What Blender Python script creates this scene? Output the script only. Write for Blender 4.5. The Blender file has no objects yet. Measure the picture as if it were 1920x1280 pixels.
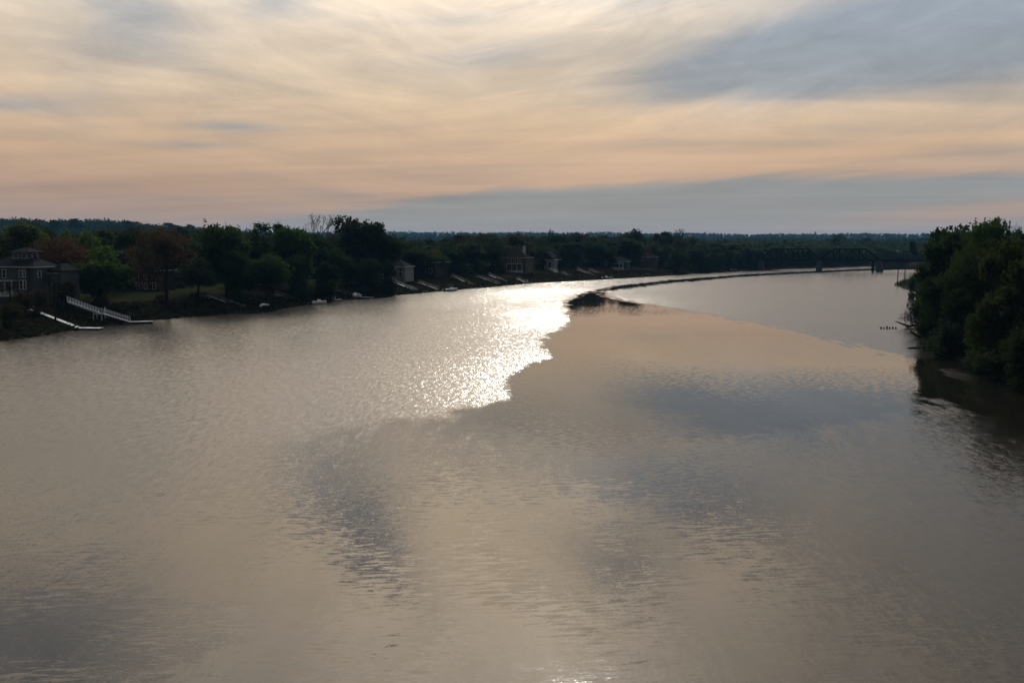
import bpy, bmesh, math, random
import numpy as np
from mathutils import Vector, Matrix, Quaternion
R = math.radians
scene = bpy.context.scene
C = scene.collection

# ------------------------------------------------------------------ camera
CAM_H = 20.0; FPX = 1867.0; PITCH = math.atan(188.0/FPX)
cd = bpy.data.cameras.new('camera'); cam = bpy.data.objects.new('camera', cd); C.objects.link(cam)
cd.sensor_width = 36.0; cd.lens = 36.0*FPX/1920.0
cd.clip_start = 0.5; cd.clip_end = 30000
cam.location = (0, 0, CAM_H); cam.rotation_euler = (math.pi/2 - PITCH, 0, 0)
scene.camera = cam
cP, sP = math.cos(PITCH), math.sin(PITCH)
def ray(px, py):
    a = (px-960.0)/FPX; b = -(py-640.0)/FPX
    return (a, cP + b*sP, -sP + b*cP)
def at(px, py, z=0.0):                 # the point of height z that lies along a sight line of the photograph
    d = ray(px, py); t = (z-CAM_H)/d[2]
    return Vector((d[0]*t, d[1]*t, z))
def atd(px, py, Y):                    # the point at depth Y along a sight line
    d = ray(px, py); t = Y/d[1]
    return Vector((d[0]*t, Y, CAM_H + d[2]*t))

# ------------------------------------------------------------------ light
SUN_AZ = R(2.3); SUN_EL = R(32.0)      # azimuth clockwise from +Y
sl = bpy.data.lights.new('sun', 'SUN'); sl.energy = 2.8; sl.angle = R(1.2); sl.color = (1.0, .93, .82)
so = bpy.data.objects.new('sun', sl); C.objects.link(so)
sd = Vector((math.sin(SUN_AZ)*math.cos(SUN_EL), math.cos(SUN_AZ)*math.cos(SUN_EL), math.sin(SUN_EL)))
so.rotation_euler = (-sd).to_track_quat('-Z', 'Y').to_euler(); so.location = (0, 0, 300)
scene.view_settings.view_transform = 'Standard'; scene.view_settings.look = 'None'
scene.view_settings.exposure = 0.0; scene.view_settings.gamma = 1.0
scene.render.engine = 'CYCLES'
cy = scene.cycles
cy.use_denoising = True
cy.max_bounces = 4; cy.diffuse_bounces = 2; cy.glossy_bounces = 2; cy.transmission_bounces = 2; cy.volume_bounces = 0
cy.transparent_max_bounces = 6; cy.caustics_reflective = False; cy.caustics_refractive = False
cy.sample_clamp_indirect = 3.0

# ---- node helpers
class NT:
    def __init__(s, tree): s.t = tree; s.n = tree.nodes; s.l = tree.links
    def node(s, typ, **kw):
        n = s.n.new(typ)
        for k, v in kw.items(): setattr(n, k, v)
        return n
    def put(s, sock, v):
        if isinstance(v, bpy.types.NodeSocket): s.l.new(v, sock)
        else: sock.default_value = v
    def m(s, op, *a, clamp=False):
        n = s.n.new('ShaderNodeMath'); n.operation = op; n.use_clamp = clamp
        for i, v in enumerate(a): s.put(n.inputs[i], v)
        return n.outputs[0]
    def mix(s, f, a, b, typ='MIX'):
        n = s.n.new('ShaderNodeMix'); n.data_type = 'RGBA'; n.blend_type = typ
        s.put(n.inputs[0], f)
        for i, v in ((6, a), (7, b)):
            if isinstance(v, tuple) and len(v) == 3: v = v + (1,)
            s.put(n.inputs[i], v)
        return n.outputs[2]
    def ss(s, v, a, b):                # smoothstep
        n = s.n.new('ShaderNodeMapRange'); n.interpolation_type = 'SMOOTHSTEP'
        s.put(n.inputs[0], v); n.inputs[1].default_value = a; n.inputs[2].default_value = b
        return n.outputs[0]
    def comb(s, x, y, z=0.0):
        n = s.n.new('ShaderNodeCombineXYZ')
        for i, v in enumerate((x, y, z)): s.put(n.inputs[i], v)
        return n.outputs[0]
    def sep(s, v):
        n = s.n.new('ShaderNodeSeparateXYZ'); s.l.new(v, n.inputs[0]); return n.outputs
    def noise(s, vec, scale, detail=3.0, rough=.5, dist=0.0, color=False):
        n = s.n.new('ShaderNodeTexNoise'); s.l.new(vec, n.inputs['Vector'])
        n.inputs['Scale'].default_value = scale; n.inputs['Detail'].default_value = detail
        n.inputs['Roughness'].default_value = rough; n.inputs['Distortion'].default_value = dist
        return n.outputs['Color'] if color else n.outputs['Fac']
    def ramp(s, f, stops, interp='B_SPLINE'):
        n = s.n.new('ShaderNodeValToRGB'); e = n.color_ramp.elements; n.color_ramp.interpolation = interp
        while len(e) < len(stops): e.new(.5)
        for el, (p, c) in zip(e, stops): el.position = p; el.color = (*c, 1)
        s.put(n.inputs[0], f); return n.outputs[0]
def lin(r, g, b):
    f = lambda v: (v/255/12.92 if v <= 10 else ((v/255+.055)/1.055)**2.4)
    return (f(r), f(g), f(b))

# ------------------------------------------------------------------ sky: thin dawn overcast over a clear-sky gradient
world = bpy.data.worlds.new('World'); scene.world = world; world.use_nodes = True
w = NT(world.node_tree); w.n.clear()
tc = w.node('ShaderNodeTexCoord')
X, Y, Z = w.sep(tc.outputs['Generated'])
az = w.m('MULTIPLY', w.m('ARCTAN2', X, Y), 180/math.pi)
el = w.m('MULTIPLY', w.m('ARCSINE', w.m('MINIMUM', w.m('MAXIMUM', Z, -1.0), 1.0)), 180/math.pi)
elp = w.m('MAXIMUM', el, 0.0)
# cloud sheet seen in perspective (streaks lie nearly across the view, rising to the right)
zz = w.m('ADD', w.m('MAXIMUM', Z, 0.0), 0.055)
pu = w.m('DIVIDE', X, zz); pv = w.m('DIVIDE', Y, zz)
pl = w.comb(pu, pv, 0.0)
def rot(u, v, a):
    return (w.m('ADD', w.m('MULTIPLY', u, math.cos(a)), w.m('MULTIPLY', v, math.sin(a))),
            w.m('SUBTRACT', w.m('MULTIPLY', v, math.cos(a)), w.m('MULTIPLY', u, math.sin(a))))
ru, rv = rot(pu, pv, R(-12))
streak = w.noise(w.comb(w.m('MULTIPLY', ru, .28), w.m('MULTIPLY', rv, .95), 3.1), 1.0, 5.0, .55, .6)
azs = w.m('ABSOLUTE', w.m('ADD', az, 3.0))
elw = w.m('DIVIDE', el, w.m('ADD', 1.0, w.m('MULTIPLY', w.m('MINIMUM', azs, 40.0), .022)))     # streaks fan out from low ahead
fine = w.noise(w.comb(w.m('MULTIPLY', az, .055), w.m('MULTIPLY', elw, .52), 1.7), 1.0, 7.0, .62, .7)
soft = w.noise(w.comb(w.m('MULTIPLY', az, .06), w.m('MULTIPLY', el, .12), 8.4), 1.0, 3.0, .5, .4)
ae = w.comb(az, el, 0.0)
def blobs(start, *items):              # soft elliptical patches of cloud, in degrees of azimuth and elevation
    acc = start
    for px, py, rx, ry, tilt, amp in items:
        d = ray(px, py); a0 = math.degrees(math.atan2(d[0], d[1])); e0 = math.degrees(math.asin(d[2]/math.sqrt(d[0]**2+d[1]**2+d[2]**2)))
        mp = w.node('ShaderNodeMapping', vector_type='TEXTURE'); w.l.new(ae, mp.inputs[0])
        mp.inputs['Location'].default_value = (a0, e0, 0); mp.inputs['Rotation'].default_value = (0, 0, R(tilt)); mp.inputs['Scale'].default_value = (rx/32.6, ry/32.6, 1)
        dt = w.node('ShaderNodeVectorMath', operation='DOT_PRODUCT'); w.l.new(mp.outputs[0], dt.inputs[0]); w.l.new(mp.outputs[0], dt.inputs[1])
        acc = w.m('MULTIPLY_ADD', w.m('POWER', .3679, dt.outputs['Value']), amp, acc)
    return acc
def add(*v):
    o = v[0]
    for x in v[1:]: o = w.m('ADD', o, x)
    return o
warm = w.ramp(w.m('DIVIDE', elp, 40.0), [(0.0, lin(166, 152, 147)), (.03, lin(172, 148, 138)), (.075, lin(192, 158, 135)), (.14, lin(212, 178, 144)),
    (.21, lin(222, 197, 166)), (.32, lin(222, 208, 190)), (.42, lin(228, 202, 168)), (.6, lin(216, 198, 176)), (1.0, lin(188, 180, 170))])
cool = w.ramp(w.m('DIVIDE', elp, 40.0), [(0.0, lin(160, 152, 150)), (.03, lin(142, 143, 144)), (.09, lin(142, 145, 147)), (.2, lin(156, 160, 164)), (.3, lin(146, 159, 174)),
    (.6, lin(140, 144, 149)), (1.0, lin(128, 136, 146))])
# where the sheet turns from warm lit cloud to blue-grey
cm = blobs(0.0, (1700, 85, 420, 72, 9, .98), (1950, 40, 300, 60, 6, .5), (1400, 120, 260, 80, 14, .55), (1960, 260, 260, 180, 0, .25), (1300, 322, 520, 15, 5, -.45), (1200, 240, 330, 60, 4, -.22), (1240, 215, 240, 18, 14, -.35),
         (220, 40, 100, 80, -30, .42), (330, 60, 110, 60, -20, .28), (150, 190, 70, 60, -20, .3), (440, 238, 90, 9, 0, .55), (360, 272, 70, 7, 0, .5), (10, 195, 80, 14, 0, .6),
         (900, 108, 160, 34, 6, .5), (830, 40, 140, 14, 3, .30), (650, 366, 110, 8, 0, .35), (330, 372, 120, 9, 0, .3),
         (640, -130, 44, 165, -48, 1.0), (520, -60, 80, 34, -25, .4), (1290, -70, 240, 60, 12, .8), (-80, -400, 300, 100, 0, .7),
         (1190, -230, 130, 55, 10, .55), (2000, -250, 420, 260, 0, .6))
away = w.ss(w.m('ABSOLUTE', az), 26.0, 80.0)
cm = w.m('ADD', cm, w.m('MULTIPLY', away, .55))
cm = w.m('ADD', cm, w.m('MULTIPLY', w.m('SUBTRACT', soft, .5), .55))
cm = w.m('ADD', cm, w.m('MULTIPLY', w.m('SUBTRACT', fine, .5), .85))
cm = w.m('ADD', cm, w.m('MULTIPLY', w.m('SUBTRACT', streak, .5), .6))
edge = w.m('ADD', 3.1, w.m('MINIMUM', w.m('MULTIPLY', az, .022), w.m('MULTIPLY', az, .13)))      # clear grey-blue strip under the sheet's edge
gap = w.m('ADD', w.m('SUBTRACT', edge, el), w.m('MULTIPLY', w.m('SUBTRACT', fine, .5), 2.2))
gap = w.m('MULTIPLY', w.ss(gap, -.25, .55), w.m('SUBTRACT', 1.0, blobs(0.0, (1860, 398, 260, 17, 4, .95), (1350, 437, 900, 10, 0, .5))))
cm = w.m('MAXIMUM', w.ss(cm, -.15, 1.05), gap)
col = w.mix(cm, warm, cool)
# brightness texture and the glow of the veiled sun
br = add(1.0, w.m('MULTIPLY', w.m('SUBTRACT', streak, .5), -.42), w.m('MULTIPLY', w.m('SUBTRACT', fine, .5), -.42))
br = w.m('MULTIPLY', br, blobs(1.0, (900, -600, 600, 300, 0, 1.0), (1010, -85, 330, 70, 0, .32), (150, 350, 480, 70, 0, -.13), (1250, 250, 300, 60, 6, .10), (600, 40, 300, 60, -8, .08), (960, 15, 240, 60, 0, .10), (560, 20, 160, 40, 0, .08), (1240, 215, 240, 16, 14, .10), (960, 180, 260, 30, 6, .06)))
zen = w.m('MULTIPLY', w.ss(el, 10.0, 26.0), w.m('POWER', .3679, w.m('POWER', w.m('DIVIDE', w.m('ADD', az, 12.0), 47.0), 2.0)))      # the overcast brightens upwards, round the sun
br = w.m('MULTIPLY', br, w.m('ADD', 1.0, w.m('MULTIPLY', zen, w.m('ADD', 2.2, w.m('MULTIPLY', w.ss(el, 24.0, 38.0), 2.0)))))
br = w.m('MULTIPLY', br, w.m('SUBTRACT', 1.0, w.m('MULTIPLY', w.ss(w.m('ABSOLUTE', az), 40.0, 130.0), .62)))
mott = w.noise(w.comb(w.m('MULTIPLY', az, .19), w.m('MULTIPLY', elw, .58), 6.2), 1.0, 5.0, .62, 1.1)
br = w.m('MULTIPLY', br, w.m('ADD', 1.0, w.m('MULTIPLY', w.m('SUBTRACT', mott, .5), w.m('MULTIPLY', w.ss(el, 2.0, 9.0), .50))))
br = w.m('MULTIPLY', br, w.m('SUBTRACT', 1.0, w.m('MULTIPLY', w.m('MULTIPLY', cm, w.ss(el, 13.5, 17.0)), .50)))     # thick cloud overhead is dark
hsv = w.node('ShaderNodeVectorMath', operation='SCALE'); w.l.new(col, hsv.inputs[0]); w.l.new(br, hsv.inputs['Scale'])
sky = w.node('ShaderNodeTexSky', sky_type='NISHITA'); sky.sun_disc = False; sky.sun_elevation = SUN_EL; sky.sun_rotation = SUN_AZ
sky.dust_density = 2.0
b1 = w.node('ShaderNodeBackground'); w.l.new(sky.outputs[0], b1.inputs[0]); b1.inputs[1].default_value = .05
b2 = w.node('ShaderNodeBackground'); w.l.new(hsv.outputs[0], b2.inputs[0]); b2.inputs[1].default_value = 1.0
mx = w.node('ShaderNodeMixShader'); mx.inputs[0].default_value = .93      # the overcast lets a little clear sky through
w.l.new(b1.outputs[0], mx.inputs[1]); w.l.new(b2.outputs[0], mx.inputs[2])
wo = w.node('ShaderNodeOutputWorld'); w.l.new(mx.outputs[0], wo.inputs[0])
world.cycles.sampling_method = 'MANUAL'; world.cycles.sample_map_resolution = 512

# ------------------------------------------------------------------ materials
def new_mat(name):
    m = bpy.data.materials.new(name); m.use_nodes = True
    t = NT(m.node_tree); t.n.clear()
    out = t.node('ShaderNodeOutputMaterial')
    return m, t, out
def principled(t, out, **kw):
    p = t.node('ShaderNodeBsdfPrincipled'); t.l.new(p.outputs[0], out.inputs[0])
    for k, v in kw.items(): t.put(p.inputs[k.replace('_', ' ')], v)
    return p
MAT = {}
def simple(name, c, rough=.7, var=.25, scale=1.5, metal=0.0):
    m, t, out = new_mat(name)
    tc = t.node('ShaderNodeTexCoord')
    n = t.noise(tc.outputs['Object'], scale, 4.0, .6)
    f = t.m('ADD', 1-var, t.m('MULTIPLY', n, 2*var))
    v = t.node('ShaderNodeVectorMath', operation='SCALE'); v.inputs[0].default_value = c; t.l.new(f, v.inputs['Scale'])
    principled(t, out, Base_Color=v.outputs[0], Roughness=rough, Metallic=metal, Specular_IOR_Level=.0 if rough > .65 else .5)
    MAT[name] = m
    return m
# ------------------------------------------------------------------ the river's outline and the lie of the land
def pix(pts): return [tuple(at(x, y)[:2]) for x, y in pts]
left_bank = pix([(0, 641), (60, 633), (100, 627), (190, 613), (290, 600), (420, 590), (500, 584), (600, 569), (650, 562), (700, 557), (780, 551),
    (860, 543), (930, 538), (1000, 531), (1120, 525), (1240, 518), (1300, 513.5), (1400, 508), (1480, 503.5), (1550, 502), (1600, 500), (1650, 497.5), (1740, 494)])
right_bank = pix([(1960, 790), (1910, 728), (1880, 706), (1800, 678), (1748, 656), (1738, 620), (1732, 575), (1718, 548), (1690, 541), (1679, 532), (1690, 526), (1760, 519)])
lb = np.array([(-330, -700), (-190, -200), (-140, 60)] + left_bank + [(560, 930), (900, 1010)])
rb = np.array([(420, 640), (300, 520)] + right_bank[::-1] + [(60, 90), (64, 20), (90, -200), (160, -700)])
river = np.vstack([lb, [(900, 700)], rb])
def sdf(P, poly):                      # signed distance, positive inside
    P = np.asarray(P, float); d = np.full(len(P), 1e9); inside = np.zeros(len(P), bool)
    n = len(poly)
    for i in range(n):
        a = poly[i]; b = poly[(i+1) % n]; e = np.array(b)-np.array(a); v = P-a
        t = np.clip((v@e)/max(e@e, 1e-9), 0, 1)
        d = np.minimum(d, np.hypot(*(v-t[:, None]*e).T))
        c = ((a[1] <= P[:, 1]) != (b[1] <= P[:, 1]))
        with np.errstate(divide='ignore', invalid='ignore'):
            xi = a[0] + (P[:, 1]-a[1])/(b[1]-a[1])*(b[0]-a[0])
        inside ^= c & (P[:, 0] < xi)
    return np.where(inside, d, -d)
def sm(x, a, b):
    t = np.clip((x-a)/(b-a), 0, 1); return t*t*(3-2*t)
_rng = np.random.RandomState(5)
_K = [( _rng.uniform(.004, .03), _rng.uniform(0, 6.28), _rng.uniform(0, 6.28)) for _ in range(14)]
def lumps(P):
    o = 0
    for k, a, p in _K: o = o + np.sin((P[:, 0]*math.cos(a)+P[:, 1]*math.sin(a))*k*2 + p)
    return o/6
def terrain(P):
    P = np.atleast_2d(np.asarray(P, float))[:, :2]
    d = -sdf(P, river)
    isr = P[:, 0] > np.interp(P[:, 1], [-700, 60, 180, 500, 600, 2000], [0, 20, 20, 120, 300, 900])
    left = .5*sm(d, 0, 4) + 1.3*sm(d, 3, 12) + 3.3*sm(d, 9, 32)
    right = 1.2*sm(d, 0, 6) + 2.2*sm(d, 4, 22)
    h = np.where(isr, right, left)
    h = np.where(d < 0, np.maximum(d*.35, -3.0) , h)
    r = np.hypot(P[:, 0], P[:, 1]); a = np.degrees(np.arctan2(P[:, 0], P[:, 1]))
    h = h + np.where(d > 15, lumps(P)*.5*sm(d, 15, 60), 0)
    far = 0
    far = far + 35*sm(r, 950, 1900)*(1-sm(a, -22.5, -12.5))                                   # wooded rise on the left
    far = far + 12*sm(r, 1500, 2600)*sm(a, -24, -15)*(1-.45*sm(a, 2, 9))
    far = far + 26*sm(r, 2900, 4200)
    far = far + lumps(P*.35)*4*sm(r, 1000, 2500)
    return h + far*sm(d, 40, 200)
def th(x, y): return float(terrain([(x, y)])[0])

def grid_mesh(name, xs, ys, zf):
    XX, YY = np.meshgrid(xs, ys); P = np.stack([XX.ravel(), YY.ravel()], 1)
    Z = zf(P); V = np.column_stack([P, Z]); nx, ny = len(xs), len(ys)
    i = np.arange(nx*ny).reshape(ny, nx)
    F = np.stack([i[:-1, :-1], i[:-1, 1:], i[1:, 1:], i[1:, :-1]], -1).reshape(-1, 4)
    me = bpy.data.meshes.new(name); me.from_pydata(V.tolist(), [], F.tolist()); me.update()
    me.polygons.foreach_set('use_smooth', np.ones(len(F), bool))
    return me, P
def axis(*segs):
    o = []
    for a, b, s in segs: o += list(np.arange(a, b, s))
    return np.array(o + [segs[-1][1]])
def link(me, name, mat, parent=None):
    o = bpy.data.objects.new(name, me); C.objects.link(o)
    if mat is not None: me.materials.clear(); me.materials.append(MAT[mat] if isinstance(mat, str) else mat)
    if parent is not None: o.parent = parent
    return o
def tag(o, label=None, cat=None, group=None, kind=None):
    if label: o['label'] = label
    if cat: o['category'] = cat
    if group: o['group'] = group
    if kind: o['kind'] = kind
    return o

# ground material: mown grass on the flats, brown earth and mud on the banks
m, t, out = new_mat('ground'); MAT['ground'] = m
geo = t.node('ShaderNodeNewGeometry'); gx, gy, gz = t.sep(geo.outputs['Position'])
n1 = t.noise(geo.outputs['Position'], .12, 5.0, .6); n2 = t.noise(geo.outputs['Position'], 1.6, 5.0, .65)
grass = t.mix(n2, (.008, .014, .005), (.018, .027, .008)); earth = t.mix(n2, (.014, .012, .008), (.036, .028, .020))
mud = t.mix(n2, (.018, .015, .012), (.034, .028, .022))
hh = t.m('ADD', gz, t.m('MULTIPLY', t.m('SUBTRACT', n1, .5), 4.0))
gcol = t.mix(t.ss(hh, 3.6, 5.2), earth, grass); gcol = t.mix(t.ss(hh, .4, 1.4), mud, gcol)
bmp = t.node('ShaderNodeBump'); bmp.inputs['Strength'].default_value = .8; bmp.inputs['Distance'].default_value = .3; t.l.new(n2, bmp.inputs['Height'])
principled(t, out, Base_Color=gcol, Roughness=.95, Normal=bmp.outputs[0], Specular_IOR_Level=0.0)
xs = axis((-9000, -2500, 500), (-2500, -800, 100), (-800, -320, 24), (-320, 330, 4.5), (330, 900, 20), (900, 2600, 100), (2600, 9000, 500))
ys = axis((-1200, -60, 60), (-60, 80, 14), (80, 620, 4.5), (620, 1000, 10), (1000, 2600, 60), (2600, 5000, 150), (5000, 11000, 500))
me, _ = grid_mesh('ground', xs, ys, terrain)
tag(link(me, 'ground', 'ground'), kind='structure')

# ------------------------------------------------------------------ water: ruffled by the breeze in some reaches, slick in others
m, t, out = new_mat('river_water'); MAT['river_water'] = m
geo = t.node('ShaderNodeNewGeometry'); P = geo.outputs['Position']; px_, py_, _z = t.sep(P)
att = t.node('ShaderNodeAttribute', attribute_name='ruffle'); att2 = t.node('ShaderNodeAttribute', attribute_name='swell')
nb = t.noise(t.comb(t.m('MULTIPLY', px_, .35), t.m('MULTIPLY', py_, .10)), 1.0, 4.0, .62)
nb2 = t.noise(t.comb(t.m('MULTIPLY', px_, .03), t.m('MULTIPLY', py_, .012), 4.0), 1.0, 3.0, .55)
e = t.m('ADD', att.outputs['Fac'], t.m('MULTIPLY', t.m('SUBTRACT', nb, .5), t.m('ADD', 1.2, t.m('MULTIPLY', t.node('ShaderNodeAttribute', attribute_name='sharp').outputs['Fac'], 2.4))))
shp = t.node('ShaderNodeAttribute', attribute_name='sharp').outputs['Fac']
near = t.node('ShaderNodeAttribute', attribute_name='near').outputs['Fac']
ruf = t.ss(t.m('DIVIDE', e, t.m('SUBTRACT', 2.2, t.m('MULTIPLY', shp, 1.7))), -1.0, 1.0)
patch = t.ss(nb2, .36, .62)                                   # gusts: stronger and weaker ruffling
amp = t.m('MULTIPLY', t.m('MULTIPLY', ruf, t.m('SUBTRACT', 1.0, t.m('MULTIPLY', near, .55))), t.m('ADD', .86, t.m('MULTIPLY', patch, .28)))
def slopes(vec, scale, detail, gx_, gy_, rough=.5):
    c = t.noise(vec, scale, detail, rough, 0.0, color=True)
    r, g, b = t.sep(c)
    return t.m('MULTIPLY', t.m('SUBTRACT', r, .5), gx_), t.m('MULTIPLY', t.m('SUBTRACT', g, .5), gy_)
v1 = t.comb(px_, t.m('MULTIPLY', py_, 1.5))
ax1, ay1 = slopes(v1, 4.8, 3.0, .66, 1.02, .62)
ax2, ay2 = slopes(t.comb(t.m('MULTIPLY', px_, 2.0), t.m('MULTIPLY', py_, .42), 3.0), 1.0, 2.0, .36, .52, .6)      # wavelet groups
ax_ = t.m('ADD', ax1, ax2); ay_ = t.m('ADD', ay1, ay2)                 # cat's paws
ay_ = t.m('ADD', t.m('MULTIPLY', t.m('ABSOLUTE', ay_), -.95), t.m('MULTIPLY', ay_, .22))      # steep lee faces of the wavelets look upstream
# calm: long low ripple trains
ca = R(8)
rx = t.m('ADD', t.m('MULTIPLY', px_, math.cos(ca)), t.m('MULTIPLY', py_, math.sin(ca)))
ry = t.m('SUBTRACT', t.m('MULTIPLY', py_, math.cos(ca)), t.m('MULTIPLY', px_, math.sin(ca)))
wn = t.noise(t.comb(t.m('MULTIPLY', rx, .11), t.m('MULTIPLY', ry, .16), 2.0), 1.0, 2.0, .5)
v2 = t.comb(t.m('MULTIPLY', rx, .8), t.m('MULTIPLY', ry, 3.6), 5.0)
bx_, by_ = slopes(v2, 1.0, 2.0, .04, .15, .5)
trains = t.m('ADD', t.m('MULTIPLY', t.ss(wn, .40, .62), 1.0), .22)
trains = t.m('MULTIPLY', trains, att2.outputs['Fac'])
v3 = t.comb(t.m('MULTIPLY', px_, .9), t.m('MULTIPLY', py_, 1.6), 9.0)
cx_, cy_ = slopes(v3, 1.3, 2.0, .05, .07, .5)
dn = t.noise(t.comb(t.m('MULTIPLY', px_, .05), t.m('MULTIPLY', py_, .03), 7.0), 1.0, 2.0, .5)
dmp = t.m('ADD', .25, t.ss(dn, .42, .66))
sx = add_ = t.m('ADD', t.m('ADD', t.m('MULTIPLY', ax_, amp), t.m('MULTIPLY', bx_, trains)), t.m('MULTIPLY', cx_, dmp))
sy = t.m('ADD', t.m('ADD', t.m('MULTIPLY', ay_, amp), t.m('MULTIPLY', by_, trains)), t.m('MULTIPLY', cy_, dmp))
nrm = t.node('ShaderNodeVectorMath', operation='NORMALIZE'); t.l.new(t.comb(sx, sy, 1.0), nrm.inputs[0])
rough = t.m('ADD', .03, t.m('MULTIPLY', ruf, .16))
principled(t, out, Base_Color=(.008, .0075, .006, 1), Roughness=rough, IOR=1.33, Normal=nrm.outputs[0])
wx = axis((-1500, -260, 60), (-260, 300, 3.5), (300, 1500, 40))
wy = axis((-900, 10, 60), (10, 200, 2.5), (200, 620, 5), (620, 1000, 10), (1000, 1600, 60))
me, WP = grid_mesh('river_water', wx, wy, lambda P: np.zeros(len(P)))
zoneL = np.array([(-600, 500)] + pix([(900, 500), (1640, 498.5), (1640, 503.0), (1500, 509.5), (1400, 514.3), (1250, 525.5), (1150, 537), (1112, 545.5), (1086, 553), (1060, 567), (1072, 602), (1035, 628),
    (1012, 642), (1040, 671), (975, 690), (952, 722), (960, 746), (880, 765), (830, 774), (740, 800), (620, 845), (480, 900), (300, 950), (100, 1000), (-300, 1080)]) + [(-600, 50)])
zoneR = np.array(pix([(1128, 547), (1200, 537.8), (1250, 531.6), (1400, 518.3), (1500, 512.5), (1640, 506.8), (1700, 505.5), (1900, 503.5), (1900, 640), (1740, 680), (1700, 667), (1600, 648), (1480, 619), (1300, 584), (1200, 568), (1148, 559)]))
zoneS = np.array(pix([(1690, 790), (1752, 750), (1800, 770), (1880, 800), (2000, 850), (2600, 1500), (1400, 1500), (1560, 1100), (1640, 900)]))
zoneT = np.array(pix([(1745, 690), (1790, 690), (1860, 712), (1850, 722), (1790, 712)]))
zoneB = np.array(pix([(860, 1230), (1000, 1190), (1120, 1215), (1150, 1300), (900, 1320)]))
def soft(z, wid): return sdf(WP, z)/wid
py_of = CAM_H*FPX/np.maximum(WP[:, 1], 20)+452
wl = np.interp(py_of, [500, 540, 575, 760, 830, 1000], [9, 5, 2.2, 1.8, 14, 30])
ruf = np.maximum.reduce([soft(zoneL, wl), soft(zoneR, np.interp(py_of, [510, 560, 680], [9, 5, 7])), soft(zoneS, 14.0), soft(zoneT, 2.0), soft(zoneB, 3.0)-1.3])
a = me.attributes.new('ruffle', 'FLOAT', 'POINT'); a.data.foreach_set('value', np.clip(ruf, -4, 4).astype(np.float32))
a = me.attributes.new('sharp', 'FLOAT', 'POINT'); a.data.foreach_set('value', np.interp(py_of, [500, 770, 860, 2000], [1, 1, .0, 0]).astype(np.float32))
a = me.attributes.new('near', 'FLOAT', 'POINT'); pxw = 960+WP[:, 0]/np.maximum(WP[:, 1], 20)*FPX
a.data.foreach_set('value', np.maximum(np.interp(py_of, [500, 740, 980, 2000], [0, 0, 1, 1]), np.where(sdf(WP, zoneR) > -6, np.interp(pxw, [1240, 1480], [0, 1.05]), 0)).astype(np.float32))
a = me.attributes.new('swell', 'FLOAT', 'POINT'); a.data.foreach_set('value', np.interp(py_of, [560, 800, 950, 1280], [.12, .3, .75, 1.0]).astype(np.float32))
tag(link(me, 'river_water', 'river_water'), kind='structure')
# ------------------------------------------------------------------ mesh building
class MB:
    def __init__(s): s.v = []; s.f = []; s.k = 0
    def add(s, V, F):
        V = np.asarray(V, float).reshape(-1, 3); s.v.append(V); s.f += [tuple(int(i)+s.k for i in f) for f in F]; s.k += len(V); return s
    def box(s, x0, x1, y0, y1, z0, z1):
        return s.add([(x0, y0, z0), (x1, y0, z0), (x1, y1, z0), (x0, y1, z0), (x0, y0, z1), (x1, y0, z1), (x1, y1, z1), (x0, y1, z1)],
                     [(0, 3, 2, 1), (4, 5, 6, 7), (0, 1, 5, 4), (1, 2, 6, 5), (2, 3, 7, 6), (3, 0, 4, 7)])
    def beam(s, a, b, wd, ht, up=(0, 0, 1)):
        a = np.array(a, float); b = np.array(b, float); d = b-a; d /= np.linalg.norm(d)
        u = np.array(up, float); sd_ = np.cross(d, u)
        if np.linalg.norm(sd_) < 1e-4: sd_ = np.array([1., 0, 0])
        sd_ /= np.linalg.norm(sd_); u = np.cross(sd_, d); sd_ = sd_*wd/2; u = u*ht/2
        return s.add([a-sd_-u, a+sd_-u, a+sd_+u, a-sd_+u, b-sd_-u, b+sd_-u, b+sd_+u, b-sd_+u],
                     [(0, 1, 2, 3), (7, 6, 5, 4), (0, 4, 5, 1), (1, 5, 6, 2), (2, 6, 7, 3), (3, 7, 4, 0)])
    def tube(s, pts, rad, n=6):
        pts = np.asarray(pts, float); m = len(pts); rad = np.broadcast_to(rad, (m,)); V = []
        T = np.gradient(pts, axis=0); ref = np.array([.31, .95, .05])
        for p, t_, r in zip(pts, T, rad):
            t_ = t_/max(np.linalg.norm(t_), 1e-9); a_ = np.cross(t_, ref); a_ /= max(np.linalg.norm(a_), 1e-9); b_ = np.cross(t_, a_)
            for k in range(n):
                an = 2*math.pi*k/n; V.append(p + r*(math.cos(an)*a_ + math.sin(an)*b_))
        F = [(i*n+k, i*n+(k+1) % n, (i+1)*n+(k+1) % n, (i+1)*n+k) for i in range(m-1) for k in range(n)]
        F += [tuple(range(n)), tuple(range((m-1)*n, m*n))[::-1]]
        return s.add(V, F)
    def quads(s, V4):                   # (n,4,3)
        n = len(V4); i = np.arange(n*4).reshape(n, 4)
        return s.add(V4.reshape(-1, 3), i)
    def mesh(s, name):
        me = bpy.data.meshes.new(name); me.from_pydata(np.vstack(s.v).tolist(), [], s.f); me.update(); return me
    def build(s, name, mat, parent=None): return link(s.mesh(name), name, mat, parent)
def empty(name, loc, rz=0.0):
    o = bpy.data.objects.new(name, None); C.objects.link(o); o.location = loc; o.rotation_euler = (0, 0, rz); o.empty_display_size = .5; return o

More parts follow.
